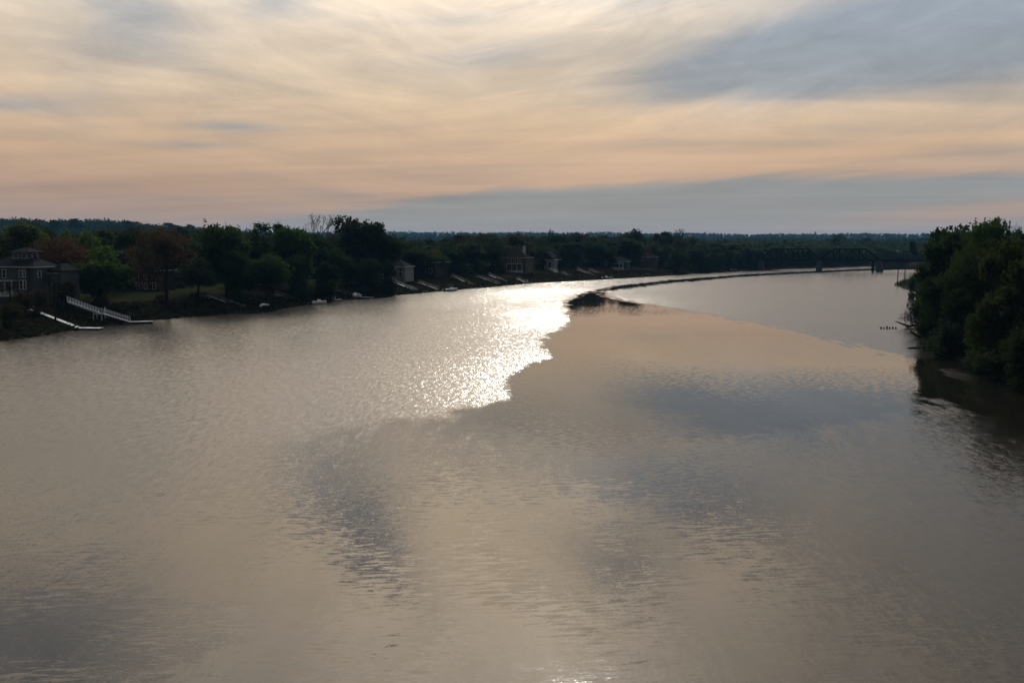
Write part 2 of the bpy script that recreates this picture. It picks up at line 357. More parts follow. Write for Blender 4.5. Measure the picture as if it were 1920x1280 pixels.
# ------------------------------------------------------------------ foliage and bark
m, t, out = new_mat('leaves'); MAT['leaves'] = m
oi = t.node('ShaderNodeObjectInfo'); tcn = t.node('ShaderNodeTexCoord'); geo = t.node('ShaderNodeNewGeometry')
nl = t.noise(tcn.outputs['Object'], .45, 3.0, .6); ns = t.noise(tcn.outputs['Object'], 3.1, 2.0, .6)
f = t.m('ADD', .30, t.m('ADD', t.m('MULTIPLY', nl, .8), t.m('MULTIPLY', ns, .6)))
vs = t.node('ShaderNodeVectorMath', operation='SCALE'); t.l.new(oi.outputs['Color'], vs.inputs[0]); t.l.new(f, vs.inputs['Scale'])
hs = t.node('ShaderNodeHueSaturation'); t.l.new(vs.outputs[0], hs.inputs['Color']); t.l.new(t.m('ADD', .47, t.m('MULTIPLY', nl, .06)), hs.inputs['Hue'])
df = t.node('ShaderNodeBsdfDiffuse'); t.l.new(hs.outputs[0], df.inputs[0])
tr = t.node('ShaderNodeBsdfTranslucent'); t.l.new(hs.outputs[0], tr.inputs[0])
ms = t.node('ShaderNodeMixShader'); ms.inputs[0].default_value = .28; t.l.new(df.outputs[0], ms.inputs[1]); t.l.new(tr.outputs[0], ms.inputs[2])
t.l.new(ms.outputs[0], out.inputs[0])
simple('bark', (.035, .028, .022), .95, .4, 3.0)
simple('grey_bark', (.075, .065, .055), .95, .4, 3.0)

def leaf_quads(rng, cen, size, flat=.0):
    n = len(cen)
    a = rng.normal(size=(n, 3)); a /= np.linalg.norm(a, axis=1)[:, None]
    b = rng.normal(size=(n, 3)); b -= (b*a).sum(1)[:, None]*a; b /= np.linalg.norm(b, axis=1)[:, None]
    s_ = size*rng.uniform(.6, 1.35, n)[:, None]
    return np.stack([cen-a*s_*.62, cen+b*s_*.36, cen+a*s_*.62, cen-b*s_*.36], 1)
def on_sphere(rng, n):
    v = rng.normal(size=(n, 3)); return v/np.linalg.norm(v, axis=1)[:, None]

def proto(name, seed, H=12.0, RX=5.0, base=.28, lobes=13, clumps=34, leaves=15, size=.46, lobe_r=.40, top=.85, trunk_r=.28, shape='round', bare=0.0, bark='bark', clump_r=.62):
    """a trunk mesh with limbs and twigs, and a crown of leaf clumps on those twigs"""
    rng = np.random.RandomState(seed); tb = MB(); lb_ = MB()
    wob = rng.normal(0, .25, (6, 2)); wob[0] = 0; wob = np.cumsum(wob, 0)*.6
    hz = np.linspace(0, H*top, 6); tp = np.column_stack([wob, hz])
    tr_ = trunk_r*np.array([1.35, 1, .85, .68, .48, .2])
    tb.tube(tp, tr_, 8)
    trunk_at = lambda z: np.array([np.interp(z, hz, tp[:, 0]), np.interp(z, hz, tp[:, 1]), z])
    zc = H*(base+1)/2; rz = H*(1-base)/2
    cents = []
    for k in range(lobes):
        if shape == 'round':
            u = on_sphere(rng, 1)[0]; r = rng.uniform(.35, .78); c = np.array([u[0]*RX*r, u[1]*RX*r, zc + u[2]*rz*r])
            lr = RX*lobe_r*rng.uniform(.7, 1.2); sq = .8
        elif shape == 'tall':
            z = rng.uniform(base+.1, .95); w_ = (1-abs((z-base)/(1-base)*2-.8)**2*.45); an = rng.uniform(0, 6.28); r = rng.uniform(.1, .62)*w_
            c = np.array([math.cos(an)*RX*r, math.sin(an)*RX*r, z*H]); lr = RX*lobe_r*rng.uniform(.7, 1.15)*(1.15-.5*z); sq = 1.3
        elif shape == 'pine':
            z = rng.uniform(base, .97); an = rng.uniform(0, 6.28); r = rng.uniform(.15, .8)*(1.05-.75*((z-base)/(1-base))**1.3)
            c = np.array([math.cos(an)*RX*r, math.sin(an)*RX*r, z*H]); lr = RX*lobe_r*rng.uniform(.6, 1.1); sq = .5
        elif shape == 'bank':           # leaves from the ground up
            z = rng.uniform(.08, .92); an = rng.uniform(0, 6.28); r = rng.uniform(.2, .85)*math.sqrt(max(.05, 1-(max(z-.35, 0)/.65)**2))
            c = np.array([math.cos(an)*RX*r, math.sin(an)*RX*r, z*H]); lr = RX*lobe_r*rng.uniform(.65, 1.2); sq = .85
        cents.append((c, lr))
        z0 = min(max(c[2]-rng.uniform(.2, .5)*RX*.6, H*base*.7), H*top*.96)
        p0 = trunk_at(z0); mid = (p0+c)/2 + np.array([0, 0, -.12*np.linalg.norm(c-p0)]) + rng.normal(0, .15, 3)
        rr = trunk_r*.42*(1-z0/H*.5)
        tb.tube([p0, mid, c], [rr, rr*.65, rr*.3], 5)
        u = on_sphere(rng, clumps); rad = lr*rng.uniform(.45, 1.08, clumps)**.7
        cp = c + u*rad[:, None]*np.array([1, 1, sq])
        cp = cp[cp[:, 2] > .25]
        for q in cp[::2]: tb.tube([c, (c+q)/2+rng.normal(0, .1, 3), q], [rr*.28, rr*.16, .012], 3)
        n = int(leaves*(1-bare))
        if n:
            cen = np.repeat(cp, n, 0) + rng.normal(0, clump_r*.55, (len(cp)*n, 3))*np.array([1, 1, .8])
            cen = cen[cen[:, 2] > .1]
            lb_.quads(leaf_quads(rng, cen, size))
        if shape in ('round', 'tall', 'bank'):    # sprigs that break the outline
            u = on_sphere(rng, 9); u[:, 2] = abs(u[:, 2])*.9 - .1
            cp = c + u*lr*rng.uniform(1.1, 1.45, 9)[:, None]; cp = cp[cp[:, 2] > .3]
            cen = np.repeat(cp, 6, 0) + rng.normal(0, .22, (len(cp)*6, 3)); lb_.quads(leaf_quads(rng, cen, size*.8))
    LV = np.vstack(lb_.v); H = float(np.percentile(LV[:, 2], 99.7)); RX = float(np.percentile(np.hypot(LV[:, 0], LV[:, 1]), 96))
    tm = tb.mesh('trunk'); tm.materials.append(MAT[bark]); cm_ = lb_.mesh('crown'); cm_.materials.append(MAT['leaves'])
    return dict(trunk=tm, crown=cm_, H=H, R=RX)

def bare_proto(seed, H=16.0, RX=5.0, depth=6, spread=.55):
    rng = np.random.RandomState(seed); tb = MB(); kb = MB()
    def grow(p, d, L, r, lev):
        q = p + d*L; mid = (p+q)/2 + rng.normal(0, L*.05, 3)
        tb.tube([p, mid, q], [r, r*.85, r*.7], 6 if lev < 2 else 3)
        if lev >= depth:
            kb.quads(leaf_quads(rng, q+rng.normal(0, .12, (2, 3)), .17)); return
        for k in range(2 if lev else 4):
            u = on_sphere(rng, 1)[0]; nd = d*.85 + u*spread; nd[2] += .22; nd /= np.linalg.norm(nd)
            grow(q if k < 2 else mid + (q-mid)*.4, nd, L*rng.uniform(.62, .86), r*.70, lev+1)
    grow(np.zeros(3), np.array([0, 0, 1.]), H*.26, .36, 0)
    V = np.vstack(tb.v); s_ = H/V[:, 2].max(); r_ = RX/np.percentile(np.hypot(V[:, 0], V[:, 1]), 97); sc_ = np.array([r_, r_, s_])
    tb.v = [v*sc_ for v in tb.v]; kb.v = [v*sc_ for v in kb.v]
    tm = tb.mesh('trunk'); tm.materials.append(MAT['grey_bark']); cm_ = kb.mesh('crown'); cm_.materials.append(MAT['leaves'])
    return dict(trunk=tm, crown=cm_, H=H, R=RX)

def palm_proto(seed):
    rng = np.random.RandomState(seed); tb = MB(); kb = MB()
    tb.tube([(0, 0, 0), (.1, 0, 1.8), (.05, .1, 3.6)], [.24, .2, .17], 8)
    for k in range(26):
        an = rng.uniform(0, 6.28); up = rng.uniform(-.5, 1.0); L = rng.uniform(1.2, 1.7); d = np.array([math.cos(an), math.sin(an), up]); d /= np.linalg.norm(d)
        c = np.array([.05, .1, 3.6]); tip = c + d*L; tb.tube([c, tip], [.03, .015], 3)
        sd_ = np.cross(d, (0, 0, 1)); sd_ /= np.linalg.norm(sd_)
        for j in range(9):
            b_ = (j-4)/4*1.1; q = d*math.cos(b_) + sd_*math.sin(b_); q[2] -= .25*abs(b_); e_ = tip + q*rng.uniform(.6, .85)
            p_ = np.cross(q, (0, 0, 1)); p_ /= np.linalg.norm(p_)+1e-6; p_ *= .05
            kb.quads(np.array([[tip-p_, tip+p_, e_+p_*.3, e_-p_*.3]]))
    tm = tb.mesh('trunk'); tm.materials.append(MAT['bark']); cm_ = kb.mesh('crown'); cm_.materials.append(MAT['leaves'])
    return dict(trunk=tm, crown=cm_, H=5.0, R=1.9)

PR = {}
for k in range(4): PR['round%d' % k] = proto('round', 11+k, lobes=12+k, base=.22+.03*k)
for k in range(3): PR['broad%d' % k] = proto('broad', 101+k, H=13, RX=6.0, lobes=24, clumps=40, leaves=14, base=.12, lobe_r=.33)
for k in range(3): PR['tall%d' % k] = proto('tall', 31+k, H=15, RX=4.2, base=.15, lobes=15, shape='tall', lobe_r=.46, top=.9)
for k in range(2): PR['wispy%d' % k] = proto('wispy', 41+k, H=15, RX=4.4, base=.16, lobes=17, clumps=26, leaves=9, size=.36, shape='tall', lobe_r=.42, top=.92, clump_r=.5, bark='grey_bark')
for k in range(2): PR['sparse%d' % k] = proto('sparse', 51+k, H=13, RX=5.2, base=.2, lobes=15, clumps=40, leaves=8, size=.30, lobe_r=.42, clump_r=.5)
for k in range(2): PR['pine%d' % k] = proto('pine', 61+k, H=18, RX=3.4, base=.55, lobes=17, clumps=22, leaves=14, size=.42, shape='pine', lobe_r=.36, top=.98, trunk_r=.24)
for k in range(3): PR['bank%d' % k] = proto('bank', 71+k, H=12, RX=5.0, base=.03, lobes=22, clumps=34, leaves=15, size=.40, shape='bank', lobe_r=.34, top=.85)
for k in range(3): PR['bush%d' % k] = proto('bush', 81+k, H=3.0, RX=2.0, base=.0, lobes=8, clumps=18, leaves=10, size=.26, shape='bank', lobe_r=.42, top=.7, trunk_r=.07, clump_r=.35)
PR['bare0'] = bare_proto(91, depth=7); PR['bare1'] = bare_proto(95, spread=.7); PR['palm0'] = palm_proto(7)

def tree(name, kind, loc, height, width, col, label, cat='tree', group=None, rz=None, lean=0.0):
    p = PR[kind]; e = empty(name, loc, rz if rz is not None else random.uniform(0, 6.28))
    s_ = height/p['H']; x_ = width/(2*p['R'])
    e.scale = (x_, x_, s_); e.rotation_euler.x = lean
    tr_ = bpy.data.objects.new('trunk', p['trunk']); cr = bpy.data.objects.new('crown', p['crown'])
    for o in (tr_, cr): C.objects.link(o); o.parent = e
    cr.color = (*col, 1)
    return tag(e, label, cat, group)
random.seed(3)
YW = np.array([p[1] for p in left_bank]); XW = np.array([0, 60, 100, 190, 290, 420, 500, 600, 650, 700, 780, 860, 930, 1000, 1120, 1240, 1300, 1400, 1480, 1550, 1600, 1650, 1740.])
def bank_depth(px): return float(np.interp(px, XW, YW))
def ptree(px, top, wpx, back, kind, col, label, name=None, cat='tree', group=None, depth=None, sink=.15, **kw):
    if depth is None and 738 < px < 1262 and back < 30: back += 42
    Yd = depth if depth else bank_depth(px) + back
    g = atd(px, 452, Yd); z = max(th(g.x, g.y), 0.0) - sink
    ztop = atd(px, top, Yd).z
    return tree(name or 'leafy_tree', kind, (g.x, g.y, z), max(ztop-z, .6), wpx*1.12*Yd/FPX, col, label, cat, group, **kw)
GR = (.045, .075, .022); DG = (.026, .046, .018); BG = (.075, .125, .028); RB = (.070, .040, .026); OL = (.060, .060, .024); GY = (.05, .045, .035); BL = (.030, .050, .034)

# ---- the left bank, one by one
ptree(22, 417, 105, 70, 'wispy0', (.06, .09, .03), 'tall wispy pale green tree behind the grey house at the left edge', 'poplar_tree')
ptree(-40, 425, 90, 60, 'round1', DG, 'dark round tree cut off by the left edge behind the grey house')
ptree(112, 443, 112, 48, 'sparse0', RB, 'reddish brown budding tree behind the cupola of the grey house')
ptree(88, 428, 70, 110, 'round2', DG, 'dark green tree rising behind the reddish brown tree by the house')
ptree(139, 432, 46, 90, 'round0', BG, 'small bright green treetop left of its twin, above the reddish tree')
ptree(166, 434, 44, 84, 'round3', BG, 'small bright green treetop right of its twin, above the reddish tree')
ptree(182, 464, 104, 32, 'broad1', (.060, .105, .024), 'bright green rounded tree standing right of the grey house')
ptree(212, 418, 48, 150, 'bare0', GY, 'bare grey tree against the wooded hill behind the bright green tree', 'bare_tree')
ptree(247, 429, 80, 70, 'broad2', DG, 'dark green tree between the bright green tree and the reddish riverside tree')
ptree(228, 470, 60, 48, 'round2', BL, 'shadowed dark tree filling the gap right of the bright green tree')
ptree(309, 426, 120, 13, 'sparse1', (.060, .040, .024), 'large reddish brown thin-leaved tree with dark trunk near the water', lean=.02)
ptree(348, 428, 60, 80, 'broad1', BL, 'dark green tree behind the right side of the reddish riverside tree')
ptree(368, 486, 60, 24, 'round2', (.05, .065, .022), 'low olive green tree just right of the reddish riverside tree')
ptree(376, 455, 40, 90, 'tall1', DG, 'narrow dark tree left of the tall dome-shaped tree')
ptree(423, 424, 90, 34, 'broad0', (.038, .062, .018), 'tall dome-shaped dark green tree with its skirt reaching the bank')
ptree(440, 470, 60, 20, 'bank1', DG, 'dark lower tree in front of the tall dome-shaped tree')
ptree(497, 477, 72, 18, 'round3', (.045, .070, .024), 'smaller rounded green tree in front of the dark twin crowns')
ptree(461, 420, 26, 150, 'bare1', GY, 'thin bare tree standing between two dark crowns above the rounded tree', 'bare_tree')
ptree(498, 422, 88, 56, 'broad1', DG, 'broad dark crown directly behind the smaller rounded green tree')
ptree(529, 421, 34, 64, 'pine0', DG, 'knobbly narrow treetop sticking up right of the broad dark crown', 'pine_tree')
ptree(553, 428, 74, 34, 'broad0', (.044, .082, .022), 'green-edged tall tree left of the leafless tree')
ptree(556, 480, 56, 17, 'bank2', DG, 'dark leafy tree with its foot on the bank below the green-edged tree')
ptree(602, 399, 84, 62, 'bare0', GY, 'tall leafless tree with fine twigs against the sky', 'bare_tree')
ptree(638, 420, 40, 90, 'bare1', GY, 'smaller leafless tree right of the tall leafless one', 'bare_tree')
ptree(594, 442, 78, 42, 'broad2', DG, 'dark round tree beneath the tall leafless tree')
ptree(627, 468, 56, 26, 'round2', (.032, .052, .022), 'squat dark tree left of the highest tree on the left bank')
ptree(610, 492, 44, 12, 'bank0', DG, 'leafy dark tree at the bank foot beneath the leafless tree')
ptree(684, 410, 104, 36, 'broad2', (.026, .036, .016), 'highest dark broad tree on the left bank, right of the leafless tree')
ptree(714, 440, 56, 40, 'broad0', (.040, .040, .018), 'brownish lower shoulder tree right of the highest tree')
ptree(650, 436, 72, 55, 'broad1', DG, 'dark tree adjoining the left side of the highest tree')
ptree(688, 485, 54, 13, 'bank1', (.030, .050, .022), 'rounded dark tree in front of the foot of the highest tree')
ptree(648, 482, 44, 20, 'round2', DG, 'dark small tree by the bank left of the rounded front tree')
ptree(757, 452, 44, 110, 'round1', BL, 'hazy dark tree just right of the highest tree')
ptree(763, 492, 30, 10, 'sparse0', (.03, .035, .02), 'slim dark trunk tree in front of the white house')
ptree(805, 468, 60, 60, 'sparse1', (.075, .065, .022), 'olive brown thin-leaved tree behind the dark gabled house')
ptree(734, 470, 36, 70, 'round0', BL, 'dark tree behind the white house, beside the highest tree')
ptree(838, 456, 52, 60, 'round2', DG, 'dark tree right of the dark gabled house')
ptree(866, 431, 66, 90, 'bare1', GY, 'tall thin budding tree left of the big hip-roofed house', 'bare_tree')
ptree(866, 446, 64, 80, 'sparse0', (.04, .045, .022), 'dark thin-leaved tree around the foot of the thin budding tree')
ptree(900, 452, 50, 70, 'round3', BL, 'dark tree directly left of the big hip-roofed house')
ptree(940, 490, 20, 12, 'bank2', OL, 'small olive tree on the bank in front of the big hip-roofed house')
ptree(1008, 464, 42, 16, 'sparse1', (.03, .035, .022), 'thin-crowned dark tree right of the white chimney')
ptree(1068, 459, 34, 14, 'round1', (.045, .055, .022), 'round olive green tree by the pale flagpole')
ptree(1034, 433, 24, 330, 'round0', BL, 'small dark round treetop above the skyline over the gabled white house')
ptree(972, 435, 18, 330, 'round2', BL, 'small dark dome of a tree on the skyline above the white chimney')
ptree(1191, 431, 48, 150, 'round3', BL, 'broad dark round tree standing above the wood right of the flagpole')
ptree(1276, 427, 36, 190, 'bare0', GY, 'bare forked tree on the skyline above the wood', 'bare_tree')
ptree(1248, 435, 30, 190, 'tall0', BL, 'dark tree close to the left of the bare forked skyline tree')
ptree(1100, 433, 24, 260, 'bare1', GY, 'small bare tree on the skyline above the flagpole', 'bare_tree')
ptree(1337, 474, 34, 22, 'bank0', BL, 'rounded dark waterside tree left of the truss bridge')
ptree(1573, 440, 36, 330, 'round0', BL, 'round tree rising above the far wood behind the truss bridge')
ptree(1624, 445, 34, 330, 'round2', BL, 'lower round tree above the right-hand truss of the bridge')
ptree(1702, 449, 34, 420, 'round1', BL, 'distant tree above the counterweight of the bridge')
ptree(97, 508, 26, 16, 'palm0', (.035, .055, .025), 'palmetto in front of the grey house', 'palm_tree')
ptree(14, 512, 28, 18, 'palm0', (.030, .045, .022), 'palmetto at the left edge hiding part of the grey house', 'palm_tree')
for px, top, wpx, lab in ((48, 414, 24, 'leftmost dark pine on the skyline of the wooded hill'), (70, 416, 24, 'second dark pine from the left on the wooded hill skyline'),
        (106, 413, 30, 'pine on the hill skyline above the reddish brown tree'), (141, 410, 36, 'highest pine clump on the left hill skyline'),
        (242, 414, 26, 'pine on the hill skyline above the dark tree'), (322, 418, 30, 'pine on the hill skyline above the reddish riverside tree'),
        (357, 421, 20, 'last pine on the hill skyline left of the dome-shaped tree')):
    ptree(px, top, wpx, 0, 'pine%d' % (px % 2), (.022, .040, .024), lab, 'pine_tree', depth=1250+px*.5)

# ---- the wood behind the houses and behind the bridge: alike trees in their hundreds
rngw = np.random.RandomState(21); nwood = 0
def behind(px):
    for x, s_ in ((200, 'the grey house with the cupola'), (330, 'the reddish riverside tree'), (470, 'the dome-shaped tree'), (580, 'the rounded green tree'), (720, 'the highest tree'), (785, 'the white house'),
            (845, 'the dark gabled house'), (905, 'the thin budding tree'), (1000, 'the big hip-roofed house'), (1060, 'the white gable-ended house'), (1105, 'the pale flagpole'), (1175, 'the steep dark gabled house'),
            (1235, 'the house with the pale ridge'), (1300, 'the rightmost house'), (1390, 'the last boats before the bridge'), (1500, 'the left bridge span'), (1610, 'the middle bridge span')):
        if px < x: return s_
    return 'the right bridge span'
KW = dict(round='round-headed', bank='low-skirted', tall='tall narrow', wispy='wispy', sparse='thin-leaved', bare='leafless')
def wood_label(px, row, k): return '%s tree in the %s row of wood behind %s' % (KW[k[:-1]], ('first', 'second', 'third', 'fourth', 'fifth', 'sixth')[row], behind(px))
kinds = ['round0', 'round1', 'bank0', 'bank1', 'bank2', 'tall0', 'tall1', 'wispy1', 'sparse0', 'sparse1', 'tall2', 'bare1', 'bank0', 'bank1', 'bank2']
for row, (bk, n, lo, hi, x0, x1) in enumerate(((60, 26, 450, 464, 740, 1420), (105, 44, 441, 455, -20, 1450), (170, 48, 439, 450, -40, 1480), (260, 50, 438, 447, 180, 1560), (360, 46, 438, 446, 500, 1740), (480, 40, 440, 448, 700, 1760))):
    for i in range(n):
        px = x0 + (x1-x0)*(i+rngw.uniform(.1, .9))/n
        tp = rngw.uniform(lo, hi)
        if px < 500: tp -= 8
        elif px > 1310: tp += 10
        elif 735 < px < 850: tp += 9
        Yd = bank_depth(px)+bk+rngw.uniform(-14, 14)
        k = kinds[rngw.randint(len(kinds))]
        v = rngw.uniform(.75, 1.35)*(1.5 if px > 1330 else 1.0); base = (BL, DG, (.040, .056, .026), (.045, .048, .026))[rngw.randint(4)]  # leaf colour lightened towards the bridge, standing in for thicker haze
        g = atd(px, 452, Yd)
        if -sdf([(g.x, g.y)], river)[0] < 14: continue
        wm = rngw.uniform(9, 18)
        ptree(px, tp, wm*FPX/Yd, 0, k, tuple(c*v for c in base), wood_label(px, row, k), 'wood_tree', group='trees of the wood behind the houses', depth=Yd)
        nwood += 1

# ---- waterside trees in front of the houses and round to the bridge
for i, (px, top, wpx, bk, lab) in enumerate(((727, 488, 24, 6, 'dark tree at the left end of the white house'), (1016, 484, 16, 6, 'slim dark tree at the left corner of the white gable-ended house'), (1046, 480, 18, 8, 'slim dark tree at the right corner of the white gable-ended house'), (1150, 484, 16, 4, 'slim dark tree before the low blue-grey house'), (783, 488, 22, 16, 'small dark garden tree between the white house and the dark gabled house'), (832, 484, 26, 18, 'dark garden tree right of the dark gabled house'),
        (846, 492, 18, 13, 'little dark tree by the small pale house'), (888, 482, 30, 22, 'dark tree between the small pale house and the big hip-roofed house'), (916, 480, 22, 20, 'dark tree at the left corner of the big hip-roofed house'),
        (1104, 478, 20, 20, 'dark tree right of the pale flagpole'),
        (1184, 480, 22, 18, 'dark tree right of the low blue-grey house'), 
        (1232, 478, 30, 18, 'dark tree between the two rightmost houses'), (1272, 470, 40, 20, 'leafy dark tree just right of the rightmost house'), (1302, 468, 36, 24, 'dark waterside tree left of the curved-bow boat'),
        (1320, 480, 26, 14, 'small waterside tree behind the curved-bow boat'), (1362, 470, 36, 22, 'dark waterside tree behind the boat nearest the bridge'), (1392, 468, 36, 30, 'dark tree at the left end of the truss bridge'))):
    ptree(px, top, wpx, bk, 'bank%d' % (i % 3), (.030, .044, .022), lab, 'garden_tree')
rngf = np.random.RandomState(31)
for i in range(46):
    px = 1385 + i*8.2 + rngf.uniform(-3, 3); Yd = bank_depth(px)+rngf.uniform(14, 30)+(10 if i % 2 else 0)
    if px > 1700: Yd += 20
    ptree(px, rngf.uniform(462, 474), rngf.uniform(20, 34), 0, 'bank%d' % (i % 3), (.046, .072, .042), 'dark tree by the water behind %s' % behind(px), 'waterside_tree', group='trees along the water behind the bridge', depth=Yd)  # haze behind the trusses painted in as a lighter leaf colour

# ---- the right bank
def rtree(px, top, wpx, Yd, kind, col, label, name='bank_tree', **kw): return ptree(px, top, wpx, 0, kind, tuple(v*.85 for v in col), label, name, depth=Yd, sink=.4, **kw)
rtree(1788, 440, 100, 203, 'bank0', (.032, .056, .018), 'dark leafy tree leaning over the water at the left of the right-bank trees')
rtree(1774, 520, 74, 186, 'bank1', (.026, .044, .016), 'low dark leafy tree whose skirt touches the water on the right bank')
rtree(1770, 478, 58, 232, 'bank2', (.034, .056, .020), 'dark tree behind the leaning right-bank tree, above the reeds')
rtree(1800, 428, 120, 226, 'bank2', (.030, .052, .018), 'dark broad treetop left of the bright green treetop on the right bank')
rtree(1856, 416, 92, 200, 'bank1', (.045, .090, .018), 'bright green treetop, highest on the right bank')
rtree(1835, 470, 96, 186, 'bank1', (.036, .070, .016), 'green vine-covered tree in the middle of the right-bank trees')
rtree(1812, 545, 80, 174, 'bank0', (.024, .040, .014), 'dark foliage-hung tree low over the water in the right-bank group')
rtree(1866, 409, 22, 262, 'pine1', DG, 'dark pointed pine tip behind the bright green right-bank treetop', 'pine_tree')
rtree(1908, 418, 56, 235, 'bare0', GY, 'thin bare twigs of a tree at the right edge of the photo', 'bare_tree')
rtree(1764, 470, 50, 214, 'sparse1', (.030, .044, .018), 'thin-leaved dark tree reaching out over the water at the left of the right bank')
rtree(1836, 440, 80, 178, 'sparse0', (.040, .060, .020), 'thin-leaved tree with visible limbs in front of the bright green treetop')
rtree(1792, 505, 64, 180, 'wispy1', (.034, .056, .018), 'wispy leaning tree over the water in the right-bank group')
rtree(1908, 456, 112, 153, 'bank2', (.040, .050, .015), 'nearest olive green tree at the right edge, hanging over the water')
rtree(1868, 560, 74, 150, 'bank1', (.040, .060, .018), 'lower green tree at the foot of the nearest olive tree')
rtree(1960, 470, 130, 145, 'bank0', (.040, .056, .018), 'olive tree cut off by the right edge of the photo')
rtree(1950, 610, 110, 132, 'bank1', (.030, .044, .016), 'low dark tree by the water cut off at the right edge')
rtree(1880, 436, 90, 215, 'round0', DG, 'dark tree behind the nearest olive tree')
rtree(1930, 440, 90, 205, 'bank0', DG, 'dark tree behind the bare twigs at the right edge')
rtree(2010, 440, 150, 170, 'bank2', DG, 'dark tree just beyond the right edge of the photo')
for i, (px, top, wpx, Yd, lab) in enumerate(((1728, 498, 40, 330, 'shrub above the reed bed on the right bank'), (1716, 512, 30, 345, 'pale green shrub at the reed bed beside the bridge view'),
        (1742, 505, 40, 290, 'dark shrub on the right bank between the reeds and the leaning tree'), (1748, 560, 34, 246, 'dark shrub overhanging the water near the dead branches'),
        (1736, 535, 30, 270, 'shrub whose tips hang over the water above the dead branches'), (1792, 604, 76, 171, 'low waterside shrub beneath the right-bank trees'),
        (1840, 628, 92, 158, 'low waterside shrub left of the nearest olive tree'), (1905, 650, 100, 143, 'low waterside shrub beneath the nearest olive tree'), (1758, 622, 40, 183, 'waterside shrub at the tip of the right-bank trees'))):
    rtree(px, top, wpx, Yd, 'bush%d' % (i % 3), (.035, .055, .022), lab, 'riverside_shrub', cat='shrub')

# ---- shrubs and rough growth on the left bank
rngb = np.random.RandomState(8)
for i in range(74):
    px = rngb.uniform(-30, 1340) if i > 26 else rngb.uniform(-30, 420)
    bk = rngb.uniform(3, 24); Yd = bank_depth(px)+bk; g = atd(px, 452, Yd)
    if 40 < px < 300 and bk < 18: continue
    hgt = rngb.uniform(1.0, 2.6) if px < 740 else rngb.uniform(.5, 1.2); v = rngb.uniform(.7, 1.3)
    z = max(th(g.x, g.y), 0)-.2
    col = [(.030, .036, .018), (.036, .030, .018), (.028, .044, .018)][rngb.randint(3)]
    tree('bank_shrub', 'bush%d' % (i % 3), (g.x, g.y, z), hgt, rngb.uniform(2.4, 5.0), tuple(c*v for c in col), 'low dark shrub on the left bank below %s' % behind(px), 'shrub', 'shrubs along the left bank')
for px, top, wpx, bk, lab in ((16, 566, 46, 14, 'brown shrub at the left edge above the nearest dock'), (40, 545, 44, 26, 'dark shrub in front of the grey house porch'),
        (120, 528, 44, 30, 'reddish dark shrub right of the palmetto'), (180, 556, 30, 24, 'round dark shrub at the top of the white stairs'), (72, 540, 34, 26, 'dark shrub below the bay window of the grey house'),
        (795, 508, 22, 22, 'yellowish shrub beside the dark gabled house')):
    ptree(px, top, wpx, bk, 'bush1', OL if 'yellow' in lab else (.040, .034, .018), lab, 'garden_shrub', 'shrub')

# ---- undergrowth beneath the trees: one mass
ru_ = np.random.RandomState(77); Q = []
for k in range(5200):
    px = ru_.uniform(-60, 1700); Yd = bank_depth(px)+ru_.uniform(30, 330)**1.0; g = atd(px, 452, Yd); Q.append((g.x, g.y))
Q = np.array(Q); dq = -sdf(Q, river); Q = Q[dq > 40]; zq = terrain(Q); hq = ru_.uniform(1.0, 4.2, len(Q))
u = ru_.normal(size=(len(Q), 26, 3)); u /= np.linalg.norm(u, axis=2)[..., None]; u[..., 2] = abs(u[..., 2]); u *= ru_.uniform(.4, 1, (len(Q), 26, 1))
cen = np.column_stack([Q, zq])[:, None, :] + u*np.stack([hq*.9, hq*.9, hq], 1)[:, None, :]
mb = MB(); mb.quads(leaf_quads(ru_, cen.reshape(-1, 3), 1.1)); o = mb.build('undergrowth', 'leaves'); o.color = (.024, .034, .016, 1)
tag(o, 'dark undergrowth beneath the trees behind the left bank', 'undergrowth', kind='stuff')

# ---- weeds and rough grass on the slope of the left bank: one mass
Q = []
for k in range(9000):
    px = ru_.uniform(-60, 1420); g = atd(px, 452, bank_depth(px)+ru_.uniform(1.5, 34)); Q.append((g.x, g.y))
Q = np.array(Q); dq = -sdf(Q, river); Q = Q[(dq > .8) & (dq < 20)]; zq = terrain(Q); hq = ru_.uniform(.2, .7, len(Q))
u = ru_.normal(size=(len(Q), 9, 3))*.5; u[..., 2] = abs(u[..., 2])
cen = np.column_stack([Q, zq])[:, None, :] + u*np.stack([hq*1.2, hq*1.2, hq], 1)[:, None, :]
mb = MB(); mb.quads(leaf_quads(ru_, cen.reshape(-1, 3), .5)); o = mb.build('bank_weeds', 'leaves'); o.color = (.022, .024, .013, 1)
tag(o, 'dark rough weeds covering the slope of the left bank', 'weeds', kind='stuff')

# ---- woods on the far hills: one mass each
def wood(name, label, spec, col, leaf, per, seed):
    rng = np.random.RandomState(seed); Vs = []
    for (a0, a1, r0, r1, n, h0, h1) in spec:
        a = np.radians(rng.uniform(a0, a1, n)); r = rng.uniform(r0, r1, n); P = np.column_stack([r*np.sin(a), r*np.cos(a)])
        z = terrain(P); ok = -sdf(P, river) > 25; P = P[ok]; z = z[ok]
        h = rng.uniform(h0, h1, len(P)); cr_ = h*rng.uniform(.36, .60, len(P))
        c = np.column_stack([P, z+h*.48])
        u = rng.normal(size=(len(P), per, 3)); u /= np.linalg.norm(u, axis=2)[..., None]; u *= rng.uniform(.35, 1.0, (len(P), per, 1))
        cen = c[:, None, :] + u*np.stack([cr_, cr_, h*.52], 1)[:, None, :]
        Vs.append(leaf_quads(rng, cen.reshape(-1, 3), leaf))
    mb = MB(); mb.quads(np.vstack(Vs)); o = mb.build(name, 'leaves'); o.color = (*col, 1)
    return tag(o, label, 'wood', kind='stuff')
